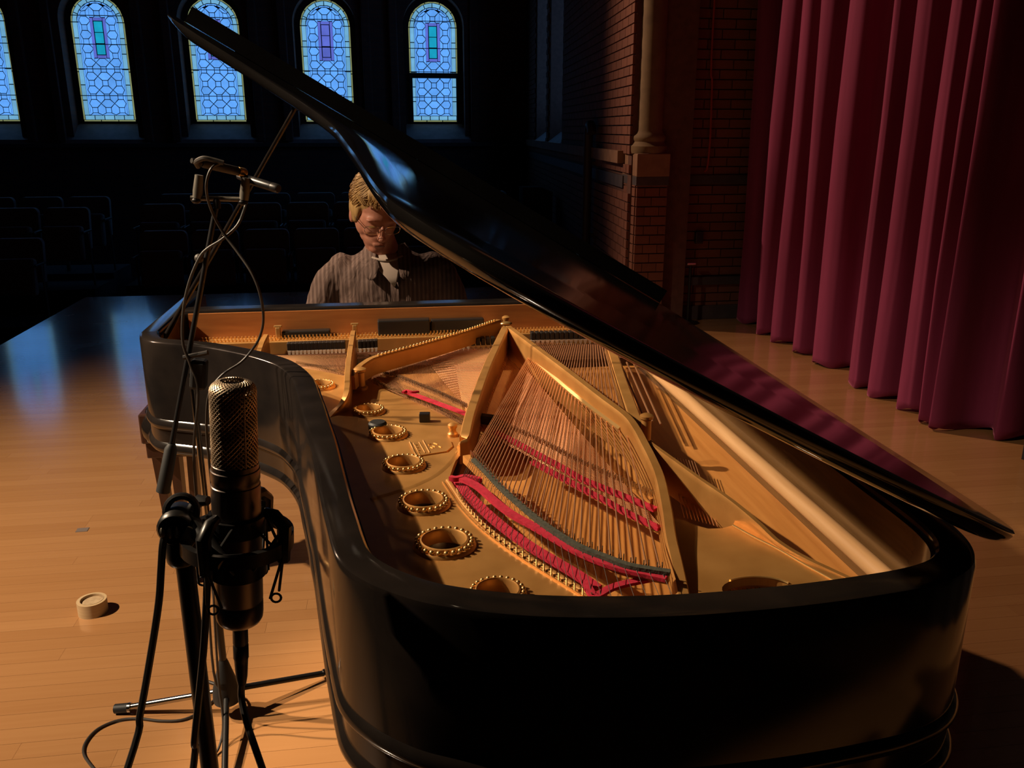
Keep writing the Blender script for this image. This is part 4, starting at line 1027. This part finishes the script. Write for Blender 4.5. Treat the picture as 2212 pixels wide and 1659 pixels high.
# glasses
gl = MB()
for s in (-1, 1):
    c = (s * .034, .103, -.006)
    gl.tube([HL(c[0] + .026 * math.copysign(abs(math.cos(t)) ** .7, math.cos(t)), c[1] - .006 * abs(math.cos(t)) * (1 if math.cos(t) * s > 0 else 0), c[2] + .015 * math.copysign(abs(math.sin(t)) ** .7, math.sin(t))) for t in np.linspace(0, 2 * PI, 22)[:-1]], .0011, 6, closed=True)
    gl.tube([HL(s * .060, .097, -.002), HL(s * .074, .060, .000), HL(s * .082, -.005, .002)], .0012, 6)
gl.tube([HL(-.009, .105, -.002), HL(0, .109, .001), HL(.009, .105, -.002)], .0011, 6)
gl.build('glasses', M['wire'], person, 'thin wire-rimmed glasses')
# shirt: torso with sleeves as one surface
rings = [(1.115, 3.475, .075, .070), (1.085, 3.47, .135, .092), (1.045, 3.465, .200, .115), (.99, 3.47, .225, .130), (.90, 3.49, .222, .138), (.78, 3.53, .205, .138), (.64, 3.58, .190, .135), (.50, 3.63, .195, .145)]
rg = resample([np.array(r) for r in rings], 22); sh = MB(); vv = []; nn_ = 28
for (z, cy, rx, ry) in rg: vv += [(BX + rx * math.cos(2 * PI * k / nn_), cy + ry * math.sin(2 * PI * k / nn_), z) for k in range(nn_)]
ff = [(i * nn_ + k, i * nn_ + (k + 1) % nn_, (i + 1) * nn_ + (k + 1) % nn_, (i + 1) * nn_ + k) for i in range(len(rg) - 1) for k in range(nn_)]
ff += [tuple(range(nn_)), tuple((len(rg) - 1) * nn_ + k for k in range(nn_))[::-1]]; sh.add(vv, ff, True)
for s in (-1, 1): capsule(sh, [(BX + s * .175, 3.465, 1.035), (BX + s * .222, 3.46, .99), (BX + s * .262, 3.465, .90), (BX + s * .292, 3.47, .80), (BX + s * .265, 3.42, .782)], [.066, .068, .063, .058, .054])
shirt = remesh(sh.build('shirt', M['shirt'], person, 'brown shirt with fine vertical stripes'), .009, 6)
# folds of cloth as real relief
tx = bpy.data.textures.new('cloth_folds', 'CLOUDS'); tx.noise_scale = .09; tx.noise_depth = 2
dm = shirt.modifiers.new('folds', 'DISPLACE'); dm.texture = tx; dm.strength = .022; dm.mid_level = .5
def chest(x, z, o=.008):
    z_ = [r[0] for r in rings][::-1]; cy = np.interp(z, z_, [r[1] for r in rings][::-1]); rx = np.interp(z, z_, [r[2] for r in rings][::-1]); ry = np.interp(z, z_, [r[3] for r in rings][::-1])
    return (BX + x, cy - ry * math.sqrt(max(.02, 1 - (x / rx) ** 2)) - o, z)
def patch(name, rows_, mt, th=.004, o=.010, label=None):
    m = MB(); vv = []; k = 8
    for (z, x0, x1) in rows_: vv += [chest(x0 + (x1 - x0) * q / k, z, o) for q in range(k + 1)]
    m.add(vv, [(i * (k + 1) + q, i * (k + 1) + q + 1, (i + 1) * (k + 1) + q + 1, (i + 1) * (k + 1) + q) for i in range(len(rows_) - 1) for q in range(k)], True)
    ob = m.build(name, M[mt], person, label); sd = ob.modifiers.new('thickness', 'SOLIDIFY'); sd.thickness = th; return ob
patch('t_shirt', [(1.105, -.070, .075), (1.08, -.055, .065), (1.05, -.032, .052), (1.02, -.005, .042), (.985, .022, .030)], 'tee', .004, .016, 'cream t-shirt at the open collar')
MB().tube([chest(x, 1.094 - .012 * math.cos(x / .06 * 1.5), .021) for x in np.linspace(-.055, .062, 12)], .0055, 8).build('t_shirt_collar', M['tee'], person)
for s, pl in ((-1, [(1.14, -.075, -.050), (1.105, -.098, -.040), (1.06, -.095, -.028), (1.025, -.082, -.040), (1.012, -.070, -.058)]), (1, [(1.14, .050, .078), (1.105, .045, .10), (1.06, .046, .098), (1.025, .050, .085), (1.012, .064, .075)])):
    patch('collar', pl, 'shirt', .005, .030)
patch('placket', [(1.00, .012, .042), (.95, .012, .046), (.88, .014, .046), (.78, .014, .046)], 'shirt', .004, .015)
# trousers and shoes
tr = MB()
tr.ell((BX, 3.66, .53), (.19, .15, .12), 20, 12)
for s in (-1, 1):
    capsule(tr, [(BX + s * .10, 3.64, .53), (BX + s * .14, 3.24, .545), (BX + s * .13, 3.27, .12)], [.092, .068, .055])
remesh(tr.build('trousers', M['denim'], person), .012, 5)
for s in (-1, 1):
    fm = MB(); fm.ell((BX + s * .13, 3.22, .045), (.047, .13, .040), 18, 10); fm.ell((BX + s * .13, 3.29, .065), (.045, .06, .055), 16, 10)
    remesh(fm.build('shoe', M['shoe'], person), .008, 2)
# bench
bench = thing('piano_bench', 'dark wooden bench under the pianist', 'bench', (-.01, 3.72, 0))
MB().box((-.01, 3.72, .378), (.86, .36, .06), None, .015).build('seat', M['blackwood'], bench)
MB().box((-.01, 3.72, .33), (.80, .30, .04), None, .004).build('apron', M['legwood'], bench)
for sx in (-1, 1):
    for sy in (-1, 1): MB().tube([(-.01 + sx * .37, 3.72 + sy * .12, .33), (-.01 + sx * .39, 3.72 + sy * .13, 0)], [.026, .018], 8).build('leg', M['legwood'], bench)

# ------------------------------------------------------------------ large microphone with shock mount
MT, MBt = np.array([-.188, 1.0, 1.287]), np.array([-.2075, 1.0, .968]); ax = MT - MBt; ML = np.linalg.norm(ax); axu = ax / ML; aM = aim(axu)
mic = thing('studio_microphone', 'large side-address studio microphone with wire mesh grille, standing nearest the camera', 'microphone', tuple(MBt))
def axp(s): return MBt + axu * s
gz = .212
MB().lathe([(0, 0), (.022, 0), (.026, .003), (.0285, .008), (.0292, .014), (.0292, .030), (.0286, .031), (.0286, .033), (.0292, .034), (.0292, gz - .022), (.0282, gz - .021), (.0282, gz - .016), (.029, gz - .015), (.029, gz - .002), (.026, gz), (0, gz)], MBt, 40, aM).build('body', M['micbody'], mic, 'satin metal microphone body')
core = MB().lathe([(.0225, gz), (.0225, ML - .012), (.018, ML - .006), (0, ML - .004)], MBt, 32, aM).build('capsule_core', M['graphite'], mic)
g = MB(); nh = 30; H_ = ML - gz
def gp(a, s):   # point on the rounded grille shell
    top_ = H_ - .012
    if s <= top_: r, z = .0262, s
    else:
        q = (s - top_) / (.012 + .016) * (PI / 2); r, z = .0262 - .014 * (1 - math.cos(q)), top_ + .012 * math.sin(q)
    v = aM @ Vector((r * math.cos(a), r * math.sin(a), gz + z)); return MBt + np.array(v)
for dr in (-1, 1):
    for k in range(nh):
        g.tube([gp(2 * PI * k / nh + dr * s / .0262 * .95, s) for s in np.linspace(.001, H_ + .014, 26)], .0011, 6, caps=False)
g.build('grille_mesh', M['grille'], mic, 'woven wire mesh grille', kind='stuff')
fr = MB()
for a in (aM @ Vector((1, 0, 0)), aM @ Vector((-1, 0, 0))):
    pass
fr.tube([gp(.62, s) for s in np.linspace(0, H_ - .004, 10)], .0013, 6); fr.tube([gp(.62 + PI, s) for s in np.linspace(0, H_ - .004, 10)], .0013, 6)
fr.lathe([(.0278, gz - .001), (.0278, gz + .005), (.0264, gz + .006)], MBt, 36, aM)
fr.build('grille_frame', M['micbody'], mic)
cn = MB().lathe([(0, .0), (.0095, .0), (.0098, -.030), (.0090, -.031), (.0090, -.033), (.0098, -.034), (.0098, -.052), (.0090, -.054), (.0085, -.062), (.0075, -.080), (.0055, -.092), (0, -.092)], MBt, 20, aM).build('connector', M['graphite'], mic, 'cable connector under the microphone')
ce = MBt - axu * .085
MB().tube(smooth_line([tuple(ce), Q(522, 1510, 1.0), Q(536, 1570, .98), Q(570, 1670, .95), (-.10, .88, .45), (-.02, .60, .18), (-.05, .35, .012), (-.25, .15, .008), (-.6, .05, .008)], 6), .0046, 8).build('cable', M['cable'], mic)
# shock mount on its stand
sm = thing('shock_mount_stand', 'black microphone stand with elastic shock mount holding the large microphone', 'microphone stand', (-.285, 1.0, 0))
zc = .125
def rg_(r, s, a): v = aM @ Vector((r * math.cos(a), r * math.sin(a), s)); return MBt + np.array(v)
def band(r0, r1, s0, s1, name, mt, a0=0, a1=2 * PI):
    m = MB(); n = 40; vv = []
    for k in range(n + 1):
        a = a0 + (a1 - a0) * k / n
        vv += [rg_(r0, s0, a), rg_(r1, s0, a), rg_(r1, s1, a), rg_(r0, s1, a)]
    m.add(vv, [(k * 4 + q, k * 4 + (q + 1) % 4, k * 4 + 4 + (q + 1) % 4, k * 4 + 4 + q) for k in range(n) for q in range(4)], True)
    return m.build(name, M[mt], sm)
band(.060, .068, .108, .126, 'outer_ring', 'blackmetal'); band(.0300, .0345, .070, .094, 'inner_ring', 'blackmetal'); band(.0300, .0345, .128, .150, 'inner_ring', 'blackmetal')
for k in range(4):
    a = PI / 4 + k * PI / 2 + .35
    m = MB(); m.tube([rg_(.064, .100, a), rg_(.066, .145, a), rg_(.052, .158, a), rg_(.040, .160, a)], [.008, .009, .008, .006], 8); m.build('arm', M['blackmetal'], sm)
el_ = MB()
for k in range(8):
    a = PI / 4 + (k // 2) * PI / 2 + .35; b = a + (.45 if k % 2 else -.45)
    el_.tube([rg_(.066, .146, a), rg_(.035, .086, b)], .0018, 6); el_.tube([rg_(.066, .104, a), rg_(.035, .146, b)], .0018, 6)
    el_.tube([rg_(.064, .108, a), rg_(.052, .050, a + (.2 if k % 2 else -.2))], .0018, 6)
for k in range(4):
    a = PI / 4 + k * PI / 2 + .35; c = rg_(.053, .046, a); el_.torus(c, .006, .0016, Matrix.Rotation(PI / 2, 3, 'X'), 14, 6)
el_.build('elastic_cord', M['blackrubber'], sm)
jp = Q(388, 1150, 1.0)
MB().tube([rg_(.064, .115, PI * .98), jp + np.array([.012, 0, .018])], [.009, .012], 10).build('swivel_arm', M['blackmetal'], sm)
MB().lathe([(0, -.020), (.019, -.020), (.022, -.016), (.022, .016), (.019, .020), (0, .020)], jp + np.array([0, 0, .012]), 24, Matrix.Rotation(PI / 2, 3, 'X')).build('swivel_joint', M['blackmetal'], sm)
MB().lathe([(0, .0), (.015, .0), (.0175, .004), (.0185, .012), (.0185, .038), (.014, .046), (0, .046)], jp + np.array([-.001, 0, -.041]), 20).build('swivel_socket', M['blackmetal'], sm)
MB().torus(jp + np.array([.006, -.004, .030]), .018, .0045, Matrix.Rotation(math.radians(65), 3, 'X'), 24, 8).build('thread_ring', M['graphite'], sm)
for k in range(3): MB().ell(jp + np.array([-.014 + .008 * k, -.020, .010]), (.0034, .004, .008), 8, 8).build('knurl', M['silverlabel'], sm)
MB().box(jp + np.array([.017, -.024, .004]), (.017, .004, .026), Matrix.Rotation(math.radians(32), 3, 'Y'), .002).build('wing_nut', M['silverlabel'], sm)
pt = jp + np.array([.002, 0, -.036])
MB().tube([(pt[0], 1.0, pt[2]), (pt[0], 1.0, .16)], .0115, 14).build('pole', M['blackmetal'], sm)
MB().lathe([(.0135, .42), (.018, .43), (.018, .49), (.0135, .50)], (pt[0], 1.0, 0), 18).build('height_clutch', M['blackmetal'], sm)
MB().lathe([(.012, .13), (.03, .14), (.03, .18), (.016, .21)], (pt[0], 1.0, 0), 18).build('hub', M['blackmetal'], sm)
for k in range(3):
    a = .5 + k * 2 * PI / 3; e = (pt[0] + .30 * math.cos(a), 1.0 + .30 * math.sin(a), .012)
    lg = MB().tube([(pt[0] + .02 * math.cos(a), 1.0 + .02 * math.sin(a), .16), e], .009, 10).build('leg', M['blackmetal'], sm)
    MB().tube([(e[0] - .03 * math.cos(a), e[1] - .03 * math.sin(a), .025), (e[0] + .004 * math.cos(a), e[1] + .004 * math.sin(a), .012)], .012, 10).build('rubber_foot', M['blackrubber'], sm)
# cables hanging on that stand
c1 = MB().tube(smooth_line([Q(362, 1135, .985), Q(352, 1175, .98), Q(348, 1230, .98), Q(343, 1300, .98), Q(328, 1400, .98), Q(303, 1540, .97), Q(272, 1670, .95), (-.50, .80, .42), (-.60, .62, .15), (-.72, .45, .010), (-1.0, .30, .008)], 6), .0046, 8).build('microphone_cable', M['cable'])
tag(c1, 'black cable hanging in a long curve left of the nearest stand', 'cable')
c2 = MB().tube(smooth_line([Q(449, 1215, .975), Q(446, 1300, .975), Q(440, 1400, .975), Q(430, 1500, .97), Q(420, 1600, .965), Q(412, 1700, .96), (-.36, .85, .35), (-.38, .70, .10), (-.42, .50, .010), (-.60, .20, .008)], 6), .0046, 8).build('microphone_cable', M['cable'])
tag(c2, 'black cable hanging straight down between nearest stand and large microphone', 'cable')

# ------------------------------------------------------------------ boom stand with the stereo pair
SX, SY = -.497, 2.13
bs = thing('boom_stand', 'black boom stand beside the curved piano side carrying a stereo bar', 'microphone stand', (SX, SY, 0))
MB().lathe([(0, .045), (.036, .045), (.038, .055), (.036, .085), (.022, .135), (.014, .165), (.0105, .175)], (SX, SY, 0), 22).build('hub', M['blackrubber'], bs)
cl = Q(432, 805, SY)
MB().tube([(SX, SY, .06), (SX, SY, .55)], .0100, 12).build('pole', M['blackmetal'], bs); MB().tube([(SX, SY, .50), (SX + .001, SY, cl[2])], .0075, 12).build('upper_pole', M['chrome'], bs)
MB().lathe([(.0105, .49), (.016, .50), (.0175, .53), (.016, .565), (.009, .575)], (SX, SY, 0), 18).build('height_clutch', M['blackrubber'], bs)
for (fx, fy, mt) in ((-.80, 2.175, 'chrome'), (-.215, 2.265, 'blackmetal'), (-.452, 1.80, 'blackmetal')):
    d = np.array([fx - SX, fy - SY]); d = d / np.linalg.norm(d)
    MB().tube([(SX + d[0] * .03, SY + d[1] * .03, .070), (fx, fy, .014)], .0085, 10).build('leg', M[mt], bs)
    MB().tube([(fx - d[0] * .03, fy - d[1] * .03, .018), (fx + d[0] * .012, fy + d[1] * .012, .0135)], .0132, 12).build('rubber_foot', M['blackrubber'], bs)
    MB().tube([(fx - d[0] * .034, fy - d[1] * .034, .0185), (fx - d[0] * .026, fy - d[1] * .026, .018)], .0138, 12).build('foot_ferrule', M['chrome'], bs)
b0, b1 = Q(352, 1062, SY - .03), Q(468, 440, SY + .02); dv = b1 - b0
MB().tube([b0 + dv * .17, b0 + dv * .985], .0065, 10).build('boom', M['blackmetal'], bs)
MB().tube([b0, b0 + dv * .155, b0 + dv * .175], [.017, .0155, .009], 16).build('counterweight', M['blackrubber'], bs)
MB().box(cl + np.array([.0, -.012, .0]), (.038, .04, .075), Matrix.Rotation(math.radians(8), 3, 'Y'), .008).build('boom_clamp', M['blackrubber'], bs)
MB().tube([cl + np.array([-.03, -.02, .045]), cl + np.array([.03, -.03, .058])], .006, 8).build('clamp_knob', M['graphite'], bs)
MB().ell(Q(430, 558, SY), (.011, .011, .011), 12, 8).build('cable_clip', M['cablewarm'], bs)
sb = thing('stereo_bar', 'short metal bar with two clips at the top of the boom', 'microphone mount', tuple(Q(468, 440, SY + .02)))
y_ = SY + .02
MB().tube([Q(412, 428, y_), Q(528, 431, y_)], .0058, 10).build('bar', M['silverlabel'], sb)
MB().lathe([(0, -.020), (.008, -.020), (.009, 0), (.007, .004), (0, .004)], Q(468, 432, y_), 14).build('socket', M['graphite'], sb)
for (u, v0, v1) in ((426, 428, 378), (527, 432, 384)):
    a, b = Q(u, v0, y_), Q(u + 4, v1, y_)
    MB().tube([a, a + (b - a) * .3, b], [.0105, .0115, .0095], 12).build('clip', M['silverlabel'], sb)
    MB().ell(Q(u - 2, v0 + 5, y_), (.012, .010, .008), 12, 8).build('clip_nut', M['graphite'], sb)
def pencil(a, b, mt, label):
    a, b = np.array(a), np.array(b); d = b - a; o = thing('pencil_microphone', label, 'microphone', tuple(a), 'stereo pair on the boom')
    MB().tube([a, a + d * .05, a + d * .80, a + d * .82], [.0085, .0105, .0105, .0095], 14).build('body', M[mt], o)
    MB().tube([a + d * .82, a + d * .97, b], [.0108, .0108, .0085], 14).build('capsule_head', M['goldbright'] if mt == 'cablewarm' else M['graphite'], o)
    MB().tube([a - d * .22, a - d * .02], [.006, .0085], 10).build('connector', M['graphite'], o); return o
pencil(Q(436, 352, SY - .02), Q(531, 374, SY + .06), 'cablewarm', 'brownish slim microphone on the left clip of the stereo bar')
pencil(Q(530, 386, SY + .05), Q(602, 408, SY - .03), 'blackmetal', 'black slim microphone on the right clip of the stereo bar')
c3 = MB().tube(smooth_line([Q(428, 360, SY - .03), Q(424, 350, SY - .05), Q(440, 342, SY - .06), Q(462, 346, SY - .06), Q(483, 352, SY - .06)], 6), .0058, 8).build('cable_loop', M['cablewarm'])
tag(c3, 'short stiff cable loop over the left slim microphone', 'cable')
cab1 = [(483, 351), (458, 362), (446, 395), (449, 430), (463, 468), (485, 507), (515, 547), (545, 592), (563, 640), (569, 690), (561, 728), (545, 755), (520, 783), (480, 810), (452, 850), (446, 920), (452, 1000), (462, 1100), (466, 1200), (462, 1290), (466, 1380), (473, 1480), (480, 1560), (474, 1612), (452, 1645)]
w3 = [Q(a, b, SY - .05 - .02 * math.sin(i)) for i, (a, b) in enumerate(cab1[:-4])] + [Q(473, 1480, SY - .07), P(482, 1560, .05), P(474, 1612, .012), P(452, 1645, .005), P(400, 1720, .005)]
c4 = MB().tube(smooth_line(w3, 5), .0032, 8).build('microphone_cable', M['cablewarm']); tag(c4, 'thin cable looping from the stereo bar down to the floor', 'cable')
c5 = MB().tube(smooth_line([Q(534, 430, SY + .03), Q(527, 455, SY), Q(512, 488, SY - .02), Q(480, 517, SY - .03), Q(450, 536, SY - .03), Q(432, 555, SY - .03), Q(412, 600, SY - .03), Q(399, 650, SY - .03), Q(394, 700, SY - .03), Q(396, 745, SY - .03), Q(412, 790, SY - .03), Q(428, 850, SY - .03), (SX - .014, SY - .02, .75), (SX - .016, SY - .02, .40), (SX - .018, SY - .03, .12), (SX + .02, SY + .06, .02), (SX - .10, SY + .16, .006), P(480, 1487, .005), P(445, 1527, .005), P(400, 1553, .005), P(350, 1557, .005), P(300, 1552, .005), P(255, 1556, .005), P(212, 1574, .005), P(187, 1600, .005), P(180, 1625, .005), P(194, 1650, .005), P(230, 1690, .005), P(300, 1760, .005)], 5), .0034, 8).build('microphone_cable', M['cablewarm']); tag(c5, 'thin cable coiling over the floor in front of the boom stand', 'cable')

# ------------------------------------------------------------------ small things on the floor
tp = P(202, 1322, 0); r_ = .047
o = thing('tape_roll', 'roll of tan masking tape lying on the stage floor', 'tape', (tp[0], tp[1], 0))
MB().lathe([(r_ * .80, 0), (r_, 0), (r_, .048), (r_ * .80, .048), (r_ * .80, 0)], (tp[0], tp[1], 0), 36).build('tape', M['tape'], o)
MB().lathe([(r_ * .76, .001), (r_ * .80, .001), (r_ * .80, .049), (r_ * .76, .049), (r_ * .76, .001)], (tp[0], tp[1], 0), 36).build('core', M['taperoll'], o)
MB().lathe([(0, .036), (r_ * .755, .036), (r_ * .755, .040), (0, .040)], (tp[0], tp[1], 0), 30).build('core_insert', M['taperoll'], o)
gp_ = P(178, 1145, 0)
tag(MB().box((gp_[0], gp_[1], .0012), (.045, .035, .0016), rotz(.05)).build('floor_mark', M['gaff']), 'small grey strip of tape stuck to the stage floor', 'tape')
